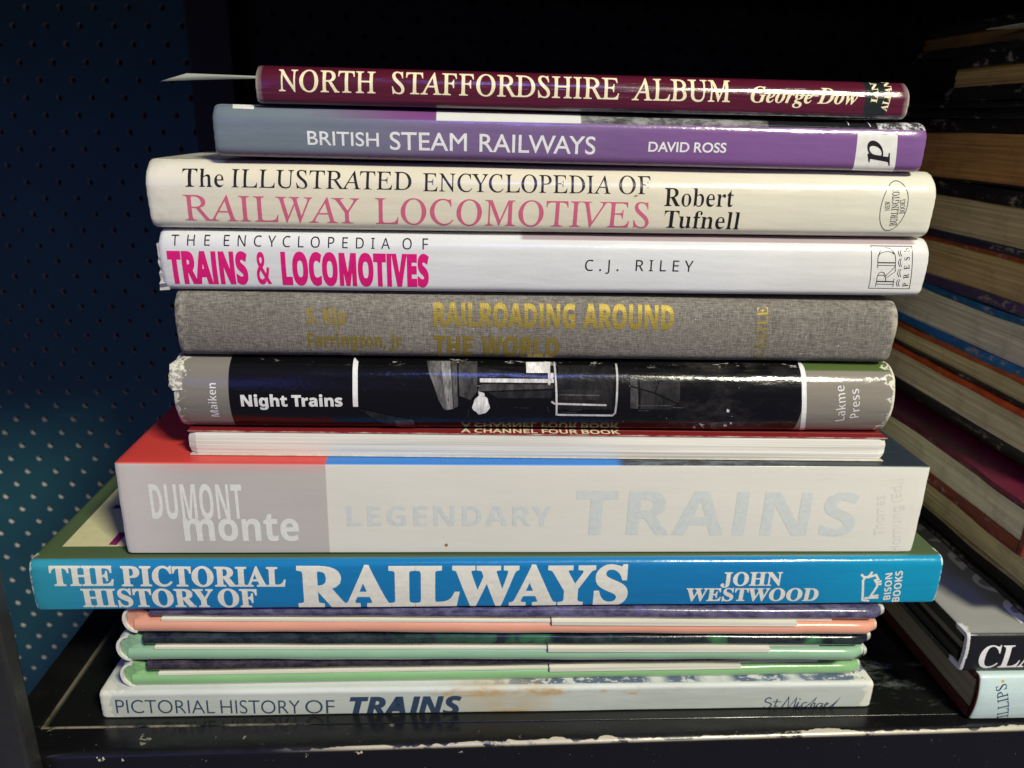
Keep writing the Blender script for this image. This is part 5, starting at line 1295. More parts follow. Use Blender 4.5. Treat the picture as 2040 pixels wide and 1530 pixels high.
yel = plain('cover_yellow', (0.66, 0.62, 0.36), 0.3, 0.05)
top_decal('cover_panel', [(-0.1556, 0.0078), (0.1300, 0.0078), (0.1300, 0.19), (-0.1556, 0.19)], ztop, yel, blu, ori)
top_decal('cover_letter', [(-0.14004, 0.00887), (-0.13988, 0.01754), (-0.13688, 0.01754), (-0.13716, 0.00852)], ztop + 0.0001, plain('cover_magenta', (0.22, 0.02, 0.12), 0.3), blu, ori)
top_decal('cover_letter', [(-0.15039, 0.0361), (-0.1499, 0.03894), (-0.14783, 0.03894), (-0.14666, 0.03611)], ztop + 0.0001, plain('cover_magenta_dark', (0.10, 0.03, 0.12), 0.3), blu, ori)

# 4. the thick pale book
B = BOOKS['leg']
leg = book('leg', 'thick_hardback', 'thickest book of the pile, pale cream and grey spine with red cover corner')
xg = 0.06983
n = NB('pale_jacket')
fade = n.step(n.Z, B['H'] - 0.0050, B['H'] - 0.0006)
grey = n.mix(fade, (0.50, 0.475, 0.435), (0.62, 0.40, 0.37))
grey = n.mix(n.inv(n.step(n.X, 0.0, 0.03)), grey, (0.60, 0.56, 0.53))
c = n.mix(n.step(n.X, xg - 0.0002, xg + 0.0002), grey, (0.72, 0.71, 0.62))
tp = n.mul(n.step(n.Z, B['H'] - 0.0008, B['H'] - 0.0003), n.step(n.Y, -0.001, 0.0006))
ph = n.mix(n.step(n.noise(260.0, 4.0, 0.7, (0.5, 1, 1)), 0.35, 0.7), (0.012, 0.02, 0.03), (0.12, 0.15, 0.18))
ph = n.mix(n.step(n.X, 0.222, 0.245), ph, (0.022, 0.035, 0.050))
cov = n.mix(n.step(n.X, 0.16943, 0.17385), (0.02, 0.20, 0.62), ph)
cov = n.mix(n.step(n.X, xg - 0.0004, xg + 0.0004), (0.64, 0.06, 0.05), cov)
c = n.mix(tp, c, cov)
m = paper_finish(n, c, B, wear=0.35, wearcol=(0.72, 0.70, 0.62), rough=0.3, edge=0.002, dirt=0.03, amt=0.35)
jacket_mesh('jacket', B, 0.215, m, leg, wob=0.00008, seed=4)
pages_mesh(B, 0.215, page_mat('clean_pages', (0.70, 0.68, 0.60)), leg)
lettering('leg', leg, 0.32, 0.35)
cx, cy = 0.11097, 0.00334
printed('stain', B, poly([(cx + 0.0006 * math.cos(a) * (1 + .2 * math.sin(3 * a)), cy + 0.0007 * math.sin(a)) for a in [k * math.pi / 6 for k in range(12)]]), ink('brown_stain', (0.30, 0.20, 0.05), 0.6), leg)

# 5. paperback with its fore-edge to the front
B = BOOKS['pap']
pap = thing('paperback', 'paperback with dark red cover and its cream page edges facing out', 'book', B['o'], group=GROUP_PILE, rot=(0, 0, -0.009))
L, H = B['L'], B['H']
pm = page_mat('paperback_pages', (0.74, 0.72, 0.64), 0.93, (4, 4, 900))
bm = bmesh.new()
nx, nz = 90, 10
rnd = random.Random(11)
zo = [rnd.uniform(-1, 1) * 0.00011 for _ in range(nz + 1)]
ed = [0.0010, 0.0005, 0.0002, 0, 0, 0, 0, 0, 0.0002, 0.0005, 0.0009]
grid = []
for i in range(nx + 1):
    col_ = []
    for j in range(nz + 1):
        x = 0.0006 + (L - 0.0012) * i / nx
        e = min(i, nx - i) * L / nx
        x += (ed[j] if i == 0 else (-ed[j] if i == nx else 0))
        y = 0.0004 + zo[j] * (0.7 + 0.5 * math.sin(x * 35 + j)) + ed[j] * 0.5 + 0.0012 * max(0, 1 - e / 0.004) ** 2
        col_.append(bm.verts.new((x, y, 0.0004 + (H - 0.0009) * j / nz)))
    grid.append(col_)
for i in range(nx):
    for j in range(nz):
        bm.faces.new((grid[i][j], grid[i + 1][j], grid[i + 1][j + 1], grid[i][j + 1]))
b0 = [bm.verts.new((p.co.x, 0.19, p.co.z)) for p in (grid[0][0], grid[nx][0], grid[nx][nz], grid[0][nz])]
bm.faces.new(b0)
bm.faces.new([g[nz] for g in grid] + [b0[2], b0[3]])
bm.faces.new([g[0] for g in reversed(grid)] + [b0[0], b0[1]])
bm.faces.new([grid[0][j] for j in range(nz + 1)] + [b0[3], b0[0]])
bm.faces.new([grid[nx][nz - j] for j in range(nz + 1)] + [b0[1], b0[2]])
bmesh.ops.recalc_face_normals(bm, faces=bm.faces)
from_bm('pages', bm, pm, pap)
n = NB('paperback_red')
xl = n.math('MINIMUM', n.X, n.math('SUBTRACT', L, n.X))
w = n.mul(n.inv(n.step(n.add(n.Y, n.mul(n.noise(160.0, 3.0, 0.6), 0.0016)), 0.0008, 0.0015)), n.step(n.noise(50.0, 3.0, 0.6, None, 2.0), 0.3, 0.5))
c = n.mix(n.mul(w, 0.9), (0.235, 0.018, 0.022), (0.62, 0.50, 0.36))
ln = n.band(n.Y, 0.0042, 0.0047, 0.0001)
c = n.mix(n.mul(ln, 0.5), c, (0.45, 0.22, 0.16))
gloss_bump(n, 0.8)
pr = n.set(color=c, rough=0.22)
for nm, z0, z1 in (('front_cover', H - 0.0005, H), ('back_cover', 0.0, 0.0004)):
    bm = bmesh.new()
    box(bm, 0.0008, L - 0.0008, 0.0004, 0.19, z0, z1)
    from_bm(nm, bm, pr if nm == 'front_cover' else plain('paperback_back', (0.55, 0.5, 0.42), 0.4), pap, bevel=0.0002)
tr = text_polys('N', 'A CHANNEL FOUR BOOK', 0.09361, 0.0012, 0.14955, 0.0012, 0.0034, 0.035, 0)
bm = bmesh.new()
for t in tr:
    bm.faces.new([bm.verts.new((p[0], p[1], H + 0.0001)) for p in t])
bm.normal_update()
for f in bm.faces:
    if f.normal.z < 0:
        f.normal_flip()
from_bm('cover_line', bm, ink('cream_ink', INK['cream_ink'], 0.3), pap)

# 6. the black book with the night photograph
B = BOOKS['nig']
nig = book('nig', 'black_hardback', 'black glossy book with a locomotive photograph on its spine and torn grey ends')
xl, xr = 0.01796, 0.21383
n = NB('night_jacket')
gz = n.mix(n.step(n.Z, B['H'] - 0.0022, B['H'] - 0.0016), (0.235, 0.213, 0.175), (0.075, 0.12, 0.03))
gzl = (0.21, 0.197, 0.168)
fog = n.mul(n.step(n.noise(55.0, 5.0, 0.75, (0.6, 1, 1), 1.5), 0.40, 0.75), n.band(n.X, 0.165, 0.210, 0.02))
blk_ = n.mix(n.mul(fog, 0.7), (0.0035, 0.0035, 0.004), (0.075, 0.068, 0.06))
sp = n.mul(n.step(n.noise(520.0, 3.0, 0.8, None, 6.0), 0.715, 0.74), 0.7)
blk_ = n.mix(n.mul(sp, n.add(0.15, n.band(n.X, 0.15, 0.215, 0.03))), blk_, (0.6, 0.58, 0.52))
ez = n.math('MINIMUM', n.Z, n.math('SUBTRACT', B['H'], n.Z))
rub = n.mul(n.inv(n.step(ez, 0.0006, 0.0022)), n.step(n.noise(330.0, 4.0, 0.75, (0.35, 1, 1), 8.0), 0.60, 0.66))
blk_ = n.mix(n.mul(rub, 0.8), blk_, (0.55, 0.53, 0.47))
c = n.mix(n.step(n.X, xl - 0.0001, xl + 0.0001), gzl, blk_)
c = n.mix(n.step(n.X, xr - 0.0001, xr + 0.0001), c, gz)
# cracked lamination at both ends
v = n.t.nodes.new('ShaderNodeTexVoronoi')
v.feature = 'DISTANCE_TO_EDGE'
v.inputs['Scale'].default_value = 250.0
dn = n.t.nodes.new('ShaderNodeTexNoise')
dn.inputs['Scale'].default_value = 300.0
dn.inputs['Detail'].default_value = 4.0
n.t.links.new(n.co, dn.inputs['Vector'])
vm = n.t.nodes.new('ShaderNodeVectorMath')
vm.operation = 'MULTIPLY_ADD'
vm.inputs[1].default_value = (0.006, 0.006, 0.006)
n.t.links.new(dn.outputs['Color'], vm.inputs[0])
n.t.links.new(n.co, vm.inputs[2])
n.t.links.new(vm.outputs[0], v.inputs['Vector'])
e = n.math('MINIMUM', n.X, n.math('SUBTRACT', B['L'], n.X))
lim = n.mul(n.step(n.noise(160.0, 3.0, 0.7, (0, 1, 1), 4.0), 0.3, 0.7), 0.0062)
near = n.inv(n.step(n.math('SUBTRACT', e, lim), -0.0008, 0.0004))
crk = n.mul(near, n.inv(n.step(v.outputs['Distance'], 0.03, 0.12)))
crk = n.mul(crk, n.step(n.noise(420.0, 3.0, 0.7, None, 3.0), 0.36, 0.48))
crk = n.math('MAXIMUM', crk, n.mul(n.inv(n.step(e, 0.0004, 0.0014)), n.step(n.noise(500.0, 3.0, 0.7), 0.36, 0.46)))
c = n.mix(crk, c, (0.70, 0.68, 0.55))
m = paper_finish(n, c, B, wear=0.8, wearcol=(0.70, 0.68, 0.55), rough=0.19, amt=1.5, edge=0.0025, dirt=0.0)
jacket_mesh('jacket', B, 0.20, m, nig, wob=0.00015, seed=14)
pages_mesh(B, 0.20, page_mat('tan_pages', (0.55, 0.46, 0.33)), nig)
lettering('nig', nig, 0.22, 1.5)
gr = {}


def shade(v):
    k = round(v if v > 0.45 else v * 0.6, 3)
    if k not in gr:
        q = NB('photo_grey')
        gloss_bump(q, 1.5)
        f1 = q.step(q.noise(160.0, 4.0, 0.7, (1.6, 1, 0.5), k * 50), 0.30, 0.70, 0.35 if k < 0.4 else 0.8, 1.25)
        f2 = q.step(q.noise(700.0, 2.0, 0.6, (3.0, 1, 0.4), k * 20), 0.3, 0.7, 0.75, 1.2)
        gr[k] = q.set(color=q.scale((k, k * 0.98, k * 0.95), q.mul(f1, f2)), rough=0.2)
    return gr[k]


photo = []
photo += [(poly([(0.0833, 0.02442), (0.08437, 0.02079), (0.08569, 0.01786), (0.08745, 0.01264), (0.08918, 0.00908), (0.09018, 0.00888), (0.08948, 0.01327), (0.08886, 0.01789), (0.08797, 0.02444)]), 0.22)]
photo += [(poly([(0.08809, 0.02444), (0.08898, 0.01789), (0.09018, 0.00888), (0.0924, 0.00932), (0.09187, 0.01792), (0.09125, 0.02446)]), 0.42)]
photo += [(poly([(0.09149, 0.02446), (0.0921, 0.01793), (0.09263, 0.00959), (0.09403, 0.01028), (0.09348, 0.02446)]), 0.16)]
photo += [(poly([(0.09407, 0.02446), (0.09446, 0.01423), (0.0982, 0.01275), (0.10037, 0.01576), (0.10043, 0.02446)]), 0.10)]
photo += [(poly([(0.10071, 0.02309), (0.10073, 0.02018), (0.11679, 0.02035), (0.11679, 0.02139)]), 0.035)]
photo += [(poly([(0.10131, 0.01992), (0.12649, 0.01992), (0.12649, 0.01873), (0.10133, 0.01868)]), 0.62)]
photo += [(poly([(0.10174, 0.01814), (0.1262, 0.01818), (0.12622, 0.01695), (0.10049, 0.01576)]), 0.11)]
photo += [(poly([(0.10399, 0.01551), (0.12623, 0.01638), (0.12573, 0.01366), (0.10753, 0.01346)]), 0.04)]
blob = [(462 + 50 * math.cos(a) * (1 + .10 * math.sin(5 * a)), 722 + 54 * math.sin(a) * (1 + .08 * math.cos(7 * a))) for a in [k * math.pi / 12 for k in range(24)]]
x0_, y0_ = 0.10186, 0.01076
photo += [(poly([(x0_ + (a - 462) * 0.0000575, y0_ - (b - 722) * 0.000064) for a, b in blob]), 0.74)]
photo += [(poly([(0.10078, 0.01576), (0.10283, 0.01521), (0.10314, 0.0139), (0.1011, 0.01388)]), 0.7)]
photo += [(poly([(0.11708, 0.02435), (0.12544, 0.02445), (0.12515, 0.02172), (0.11709, 0.02164)]), 0.70)]
photo += [(poly([(0.12445, 0.02171), (0.12651, 0.02173), (0.12631, 0.02045), (0.12514, 0.018), (0.12444, 0.01799)]), 0.55)]
photo += [(poly([(0.12785, 0.02376), (0.14698, 0.02393), (0.1471, 0.00971), (0.12803, 0.0095)]), 0.028)]
photo += [(poly([(0.12888, 0.01664), (0.14277, 0.01678), (0.14293, 0.01323), (0.129, 0.01308)]), 0.05)]
photo += [(stroke_polys([(0.12681, 0.02445), (0.1279, 0.00739), (0.14738, 0.00738), (0.14816, 0.00833), (0.14825, 0.02431)], 0.00066), 0.50)]
photo += [(stroke_polys([(0.12821, 0.00732), (0.14739, 0.00731)], 0.00075), 0.66)]
photo += [(stroke_polys([(0.12834, 0.01489), (0.14225, 0.0148)], 0.0004), 0.16)]
photo += [(stroke_polys([(0.12579, 0.01242), (0.12701, 0.01167), (0.14485, 0.01135)], 0.0007), 0.55)]
photo += [(poly([(0.15259, 0.02125), (0.16996, 0.02118), (0.17013, 0.01351), (0.16724, 0.00985), (0.15335, 0.01011)]), 0.050)]
photo += [(poly([(0.1526, 0.02135), (0.15505, 0.02138), (0.15587, 0.01014), (0.15308, 0.01044)]), 0.13)]
photo += [(stroke_polys([(0.15558, 0.02139), (0.15639, 0.00981)], 0.0006), 0.008)]
photo += [(stroke_polys([(0.15286, 0.01802), (0.16128, 0.01582), (0.16999, 0.01194)], 0.0005), 0.008)]
photo += [(stroke_polys([(0.16127, 0.01612), (0.16498, 0.02442)], 0.0004), 0.008)]
photo += [(stroke_polys([(0.15323, 0.0113), (0.16763, 0.01146)], 0.0003), 0.16)]
photo += [(poly([(0.06016, 0.00936), (0.07402, 0.00569), (0.07879, 0.00492), (0.07954, 0.00101), (0.06953, 0.00176)]), 0.035)]
photo += [(poly([(0.07226, 0.00427), (0.07858, 0.0048), (0.07934, -0.0006), (0.07279, 0.00086)]), 0.14)]
photo += [(poly([(0.18184, 0.00448), (0.1878, 0.00524), (0.18909, 0.00324), (0.18677, 0.00157), (0.18601, -0.00161), (0.18505, -0.00114)]), 0.16)]
for s in ([(0.18708, 0.01049), (0.18812, 0.01002), (0.188, 0.00903), (0.18713, 0.00927)], [(0.1768, 0.00279), (0.17777, 0.00249), (0.17815, 0.00101), (0.1772, 0.00159)], [(0.17848, 0.00421), (0.18075, 0.00363), (0.17992, 0.00314), (0.18143, 0.00139), (0.17975, 0.00282)],
          [(0.18744, 0.00371), (0.18868, 0.00372), (0.18881, 0.00274), (0.18779, 0.00285)], [(0.18943, 0.00491), (0.19016, 0.00469), (0.19023, 0.00386), (0.18963, 0.00409)]):
    photo += [(poly(s), 0.6)]
rp = random.Random(17)
u0_, u1_ = 0.10628, 0.14749
for k in range(46):
    # small fittings of the engine: pipes, handles, rivets, lit edges
    uu = min(rp.uniform(u0_ - 0.018, u1_ + 0.020), 0.170)
    vv = B['H'] * rp.uniform(0.30, 0.86)
    ln_ = rp.uniform(0.0010, 0.0060)
    g_ = rp.choice((0.03, 0.05, 0.07, 0.10, 0.16, 0.25))
    if rp.random() < 0.55:
        photo.insert(4, (stroke_polys([(uu, vv), (uu + ln_, vv + rp.uniform(-1, 1) * 0.0002)], rp.uniform(0.00012, 0.00045)), g_))
    elif rp.random() < 0.6:
        photo.insert(4, (stroke_polys([(uu, vv), (uu + rp.uniform(-1, 1) * 0.0003, vv - ln_ * 0.6)], rp.uniform(0.00012, 0.0004)), g_))
    else:
        r_ = rp.uniform(0.0003, 0.0009)
        photo.insert(4, (poly([(uu + r_ * math.cos(a), vv + r_ * math.sin(a)) for a in [q_ * math.pi / 6 for q_ in range(12)]]), g_))
tris, mats, mi = [], [], []
for k, (t, v_) in enumerate(photo):
    mm = shade(v_)
    if mm not in mats:
        mats.append(mm)
for k, (t, v_) in enumerate(photo):
    printed_k = t
    tris.append((t, mats.index(shade(v_)), k))
for t, i, k in tris:
    pass
bm_all = bmesh.new()
bm_side = bmesh.new()
bm_left = bmesh.new()
for t, i, k in tris:
    o = printed('tmp', B, t, None, nig, lift=0.00003 + 0.000002 * k)
    me = o.data
    for p in me.polygons:
        p.material_index = i
    um = sum(p[0] for q in t for p in q) / (3.0 * len(t))
    (bm_left if um < 0.0835 else (bm_side if um > 0.177 else bm_all)).from_mesh(me)
    bpy.data.objects.remove(o)
    bpy.data.meshes.remove(me)
from_bm('photograph', bm_all, mats, nig, smooth=True)
from_bm('photo_detail', bm_side, mats, nig, smooth=True)
from_bm('photo_detail', bm_left, mats, nig, smooth=True)
wm = ink('white_ink', INK['white_ink'], 0.22, 1.5)
tr = stroke_polys(smooth_line([(0.05952, 0.02444), (0.05942, 0.0236), (0.0596, 0.01794), (0.05957, 0.00983)], 4), 0.0017)
printed('rule', B, tr, wm, nig)
tr = stroke_polys(smooth_line([(0.21326, 0.02478), (0.21389, 0.02421), (0.21374, 0.02113), (0.21402, 0.01465), (0.21559, 0.00588), (0.21834, -0.00208)], 4), 0.0017)
printed('rule', B, tr, wm, nig)

bm = bmesh.new()
prev = None
for k in range(9):
    z = B['H'] * (0.60 + 0.34 * k / 8)
    y = prof(B, z)
    w = 0.0014 + 0.0002 * math.sin(k * 2.1) - (0.0012 if k in (0, 8) else 0)
    ring = [bm.verts.new((0.0030, y - 0.0001, z)), bm.verts.new((0.0, y - 0.0005 + 0.0002 * math.sin(k * 3.0), z)), bm.verts.new((-w, y + 0.0004, z + 0.0002)),
            bm.verts.new((-w + 0.0002, y + 0.0008, z + 0.0002)), bm.verts.new((0.0, y + 0.0002, z)), bm.verts.new((0.0030, y + 0.0005, z))]
    if prev:
        for i in range(6):
            j = (i + 1) % 6
            bm.faces.new((prev[i], prev[j], ring[j], ring[i]))
    else:
        bm.faces.new(ring)
    prev = ring
bm.faces.new(list(reversed(prev)))
bmesh.ops.recalc_face_normals(bm, faces=bm.faces)
n = NB('cracked_laminate')
cr_ = n.step(n.noise(420.0, 4.0, 0.75, (1, 1, 2), 2.0), 0.44, 0.54)
from_bm('torn_flap', bm, n.set(color=n.mix(cr_, (0.30, 0.28, 0.24), (0.72, 0.70, 0.60)), rough=0.4), nig, smooth=True)

# 7. cloth-bound book
B = BOOKS['rai']
rai = book('rai', 'cloth_hardback', 'grey brown linen cloth book with dull gold lettering and no jacket')
n = NB('linen_cloth')
wh = n.noise(1.0, 2.0, 0.6, (420, 900, 3000))
wv = n.noise(1.0, 2.0, 0.6, (3000, 900, 420), 3.0)
f = n.math('MULTIPLY', n.step(wh, 0.3, 0.7, 0.72, 1.28), n.step(wv, 0.3, 0.7, 0.76, 1.24))
f = n.mul(f, n.step(n.noise(20.0, 3.0, 0.6), 0.3, 0.7, 0.9, 1.1))
c = n.scale((0.190, 0.175, 0.150), f)
slub = n.step(n.noise(1.0, 3.0, 0.7, (150, 300, 1500), 9.0), 0.66, 0.76)
c = n.mix(n.mul(slub, 0.5), c, (0.42, 0.40, 0.35))
fl = n.step(n.noise(420.0, 2.0, 0.7, None, 4.0), 0.735, 0.76)
c = n.mix(n.mul(fl, 0.7), c, (0.6, 0.58, 0.52))
e = n.math('MINIMUM', n.X, n.math('SUBTRACT', B['L'], n.X))
fr = n.mul(n.inv(n.step(e, 0.0002, 0.0045)), n.step(n.noise(240.0, 4.0, 0.75, None, 2.0), 0.45, 0.6))
c = n.mix(n.mul(fr, 0.7), c, (0.50, 0.46, 0.36))
n.bump(wh, 0.00012)
n.bump(wv, 0.00012)
m = n.set(color=c, rough=0.9, spec=0.2)
jacket_mesh('cover', B, 0.20, m, rai, wob=0.00035, seed=21)
pages_mesh(B, 0.20, page_mat('brown_pages', (0.5, 0.42, 0.3)), rai)
n = NB('gold_foil')
wh = n.noise(1.0, 2.0, 0.6, (420, 900, 3000))
wv = n.noise(1.0, 2.0, 0.6, (3000, 900, 420), 3.0)
n.bump(wh, 0.0001)
n.bump(wv, 0.0001)
wr = n.step(n.noise(1.0, 3.0, 0.7, (700, 700, 1200), 5.0), 0.68, 0.78)
foil = n.set(color=n.mix(wr, (0.38, 0.29, 0.06), (0.20, 0.175, 0.15)), metal=n.mul(n.inv(wr), 0.7), rough=0.58)
lettering('rai', rai, 0.4, mats={'gold_foil': foil})

# 8. white jacket, magenta title
B = BOOKS['enc']
enc = book('enc', 'white_hardback', 'white jacketed book with magenta block title and torn creased left end')
n = NB('white_jacket')
c = n.mix(n.step(n.X, 0.17, 0.235), (0.70, 0.71, 0.705), (0.70, 0.70, 0.655))
tpz = n.mul(n.step(n.Z, B['H'] - 0.0019, B['H'] - 0.0015), n.band(n.X, 0.115, B['L'] - 0.005, 0.001))
c = n.mix(n.mul(tpz, 0.85), c, (0.36, 0.27, 0.28))
gr_ = n.mul(n.inv(n.step(n.X, 0.002, 0.02)), n.step(n.noise(120.0, 4.0, 0.7, None, 3.0), 0.45, 0.7))
c = n.mix(n.mul(gr_, 0.30), c, (0.42, 0.42, 0.38))
m = paper_finish(n, c, B, wear=0.5, wearcol=(0.78, 0.77, 0.72), rough=0.24, edge=0.004, dirt=0.05)
jacket_mesh('jacket', B, 0.20, m, enc, wob=0.00022, seed=31)
pages_mesh(B, 0.20, page_mat('white_pages', (0.66, 0.63, 0.54)), enc)
lettering('enc', enc, 0.27)
tr = stroke_polys([(0.2316, 0.01701), (0.23639, 0.01698), (0.2457, 0.01699), (0.24584, 0.01445), (0.24621, 0.01182), (0.24673, 0.00734), (0.24715, 0.00286), (0.24001, 0.00292), (0.23282, 0.00296), (0.23273, 0.00597), (0.2323, 0.01019), (0.23178, 0.01385)], 0.0002, True)
for s in ([(0.23437, 0.01169), (0.24037, 0.01168)], [(0.23502, 0.00535), (0.24114, 0.00529)]):
    tr += stroke_polys(s, 0.00036)
for s in ([(0.23446, 0.01077), (0.24053, 0.01075)], [(0.23508, 0.00443), (0.24104, 0.00433)], [(0.23448, 0.00991), (0.23409, 0.01315), (0.23414, 0.01417)],
          [(0.23504, 0.00353), (0.23502, 0.00535), (0.23495, 0.00706)], [(0.24119, 0.00343), (0.24091, 0.00629)], [(0.24022, 0.01264), (0.24081, 0.00879), (0.24063, 0.00856), (0.23786, 0.00641)],
          [(0.24056, 0.01057), (0.23795, 0.0074), (0.23785, 0.00717)]):
    tr += stroke_polys(s, 0.0002)
for s in ([(0.23415, 0.01359), (0.23467, 0.01545), (0.23579, 0.01622), (0.23688, 0.0164), (0.23822, 0.01618), (0.23923, 0.01523), (0.23995, 0.01395), (0.24031, 0.01234)], [(0.23416, 0.01403), (0.23529, 0.01497), (0.2371, 0.01531), (0.23863, 0.01508), (0.2395, 0.01452)],
          [(0.23492, 0.00722), (0.23528, 0.00813), (0.23603, 0.00855), (0.23693, 0.00829), (0.23785, 0.00717)], [(0.23498, 0.00729), (0.23601, 0.0075), (0.23712, 0.00736), (0.23773, 0.00679), (0.23805, 0.00603), (0.23805, 0.00534)]):
    tr += stroke_polys(smooth_line(s, 4), 0.00022)
for dy in (0, 212, 452, 690):
    pass
for s in ([(0.24142, 0.01614), (0.24088, 0.01517), (0.24166, 0.01375)], [(0.2421, 0.01608), (0.2416, 0.01504), (0.24233, 0.01383)],
          [(0.24172, 0.01309), (0.24137, 0.01184), (0.24214, 0.01029)], [(0.24219, 0.01324), (0.24203, 0.01192), (0.24275, 0.0103)],
          [(0.24211, 0.00962), (0.24172, 0.00827), (0.24247, 0.00691)], [(0.24264, 0.00963), (0.24247, 0.00835), (0.24313, 0.00692)],
          [(0.24245, 0.00615), (0.2421, 0.00492), (0.24277, 0.0036)], [(0.24301, 0.00608), (0.24279, 0.00485), (0.24339, 0.00361)]):
    tr += stroke_polys(smooth_line(s, 4), 0.0002)
printed('emblem', B, tr, ink('black_ink', INK['black_ink'], 0.27), enc)
# torn jacket edge standing off the left end
bm = bmesh.new()
prev = None
for k in range(14):
    z = 0.0 + B['H'] * 0.80 * k / 13
    y = prof(B, max(z, 0.001))
    w = 0.0008 + 0.0002 * math.sin(k * 1.7) + 0.0012 * max(0.0, 1 - k / 5.0)
    a = (bm.verts.new((0.0014, y + 0.0003, z)), bm.verts.new((-w, y + 0.0012 + 0.0006 * math.sin(k * 2.3), z - 0.0004)), bm.verts.new((-w + 0.0003, y + 0.0017, z - 0.0004)), bm.verts.new((0.0014, y + 0.0009, z)))
    if prev:
        for i in range(4):
            j = (i + 1) % 4
            bm.faces.new((prev[i], prev[j], a[j], a[i]))
    else:
        bm.faces.new(a)
    prev = a
bm.faces.new(list(reversed(prev)))
bmesh.ops.recalc_face_normals(bm, faces=bm.faces)
from_bm('torn_edge', bm, plain('torn_paper', (0.72, 0.70, 0.62), 0.6), enc, smooth=True)

# 9. cream jacket
B = BOOKS['ill']
ill = book('ill', 'cream_hardback', 'cream jacketed book with black serif lettering above large pink serif capitals')
n = NB('cream_jacket')
c = n.mix(n.step(n.X, 0.16, 0.24), (0.74, 0.69, 0.53), (0.70, 0.68, 0.55))
c = n.mix(n.inv(n.step(n.X, 0.0, 0.035)), c, (0.74, 0.71, 0.60))
gr_ = n.mul(n.inv(n.step(n.X, 0.003, 0.012)), n.step(n.noise(110.0, 4.0, 0.7, None, 3.0), 0.42, 0.7))
c = n.mix(n.mul(gr_, 0.35), c, (0.40, 0.36, 0.28))
bl_ = n.band(n.Z, 0.0012, 0.0018, 0.0002)
c = n.mix(n.mul(bl_, n.mul(n.step(n.X, 0.10, 0.2), 0.35)), c, (0.35, 0.34, 0.25))
m = paper_finish(n, c, B, wear=0.55, wearcol=(0.74, 0.71, 0.62), rough=0.22, edge=0.004, dirt=0.05)
jacket_mesh('jacket', B, 0.20, m, ill, wob=0.00022, seed=41)
pages_mesh(B, 0.20, page_mat('white_pages', (0.66, 0.63, 0.54)), ill)
lettering('ill', ill, 0.26)
cx, cy = 0.2377, 0.01023
ra, rb_ = 0.0044, 0.0079
tr = stroke_polys([(cx + ra * math.cos(a) + 0.0004 * math.sin(a), cy + rb_ * math.sin(a)) for a in [k * math.pi / 24 for k in range(48)]], 0.0002, True)
printed('emblem', B, tr, ink('black_ink', INK['black_ink'], 0.26), ill)
cx, cy = 0.15262, 0.01231
printed('stain', B, poly([(cx - .001, cy - .0004), (cx, cy - .0003), (cx + .0009, cy + .0002), (cx + .0002, cy + .0001), (cx - .0002, cy + .0004)]), ink('brown_stain', (0.30, 0.20, 0.08), 0.6), ill)

# 10. grey to purple jacket
B = BOOKS['bri']
bri = book('bri', 'purple_hardback', 'grey to purple jacketed book with white capitals and a white square letter mark')
n = NB('purple_jacket')
xa, xb, xc, xd, xe = 0.06719, 0.11191, 0.17145, 0.20718, 0.03216
mid = n.mix(n.step(n.X, 0.02004, 0.08749), (0.165, 0.205, 0.235), (0.190, 0.122, 0.255))
mid = n.mix(n.step(n.X, 0.08749, 0.15856), mid, (0.205, 0.098, 0.270))
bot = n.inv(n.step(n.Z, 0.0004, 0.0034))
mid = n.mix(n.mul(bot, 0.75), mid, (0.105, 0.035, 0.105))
pic = n.mix(n.step(n.noise(300.0, 4.0, 0.7, (0.5, 1, 1)), 0.35, 0.65), (0.05, 0.05, 0.05), (0.30, 0.30, 0.29))
pic = n.mix(n.band(n.X, xa, xb, 0.0002), pic, (0.70, 0.70, 0.65))
pic = n.mix(n.band(n.X, xc, xd, 0.0003), pic, (0.012, 0.012, 0.014))
crk = n.step(n.noise(330.0, 4.0, 0.8, None, 2.0), 0.44, 0.56)
pic = n.mix(n.mul(n.step(n.X, xd - 0.0003, xd + 0.0003), 1.0), pic, n.mix(crk, (0.06, 0.06, 0.06), (0.62, 0.62, 0.62)))
pic = n.mix(n.inv(n.step(n.X, xa - 0.0002, xa + 0.0002)), pic, (0.19, 0.06, 0.20))
pic = n.mix(n.inv(n.step(n.X, 0.02043, 0.06428)), pic, (0.165, 0.205, 0.235))
sl = n.math('SUBTRACT', n.Z, n.math('MULTIPLY_ADD', n.math('MAXIMUM', n.math('SUBTRACT', n.X, xa), 0.0), 0.006, B['H'] - 0.0033))
c = n.mix(n.step(sl, 0.0, 0.0003), mid, pic)
m = paper_finish(n, c, B, wear=0.35, wearcol=(0.55, 0.53, 0.55), rough=0.2, edge=0.003, dirt=0.08, amt=1.2)
jacket_mesh('jacket', B, 0.20, m, bri, wob=0.00018, seed=51)
pages_mesh(B, 0.20, page_mat('white_pages', (0.66, 0.63, 0.54)), bri)
lettering('bri', bri, 0.22, 1.2)
printed('logo_square', B, poly([(0.2002, 0.0115), (0.21319, 0.01137), (0.21439, 0.00016), (0.20079, 0.00026)]), ink('logo_white', (0.72, 0.72, 0.66), 0.24, 1.2), bri, lift=0.00003)
printed('label_scrap', B, poly([(0.00517, 0.01558), (0.01173, 0.0155), (0.01215, 0.01385), (0.00586, 0.01394)]), ink('scrap_white', (0.75, 0.74, 0.68), 0.4), bri)
tr = stroke_polys([(0.19778, 0.01531), (0.1978, 0.01494), (0.1977, 0.01383)], 0.0003) + stroke_polys([(0.2047, 0.01526), (0.20453, 0.01481), (0.20468, 0.01356)], 0.0003)
printed('scratch', B, tr, ink('scratch_white', (0.62, 0.62, 0.62), 0.3), bri)

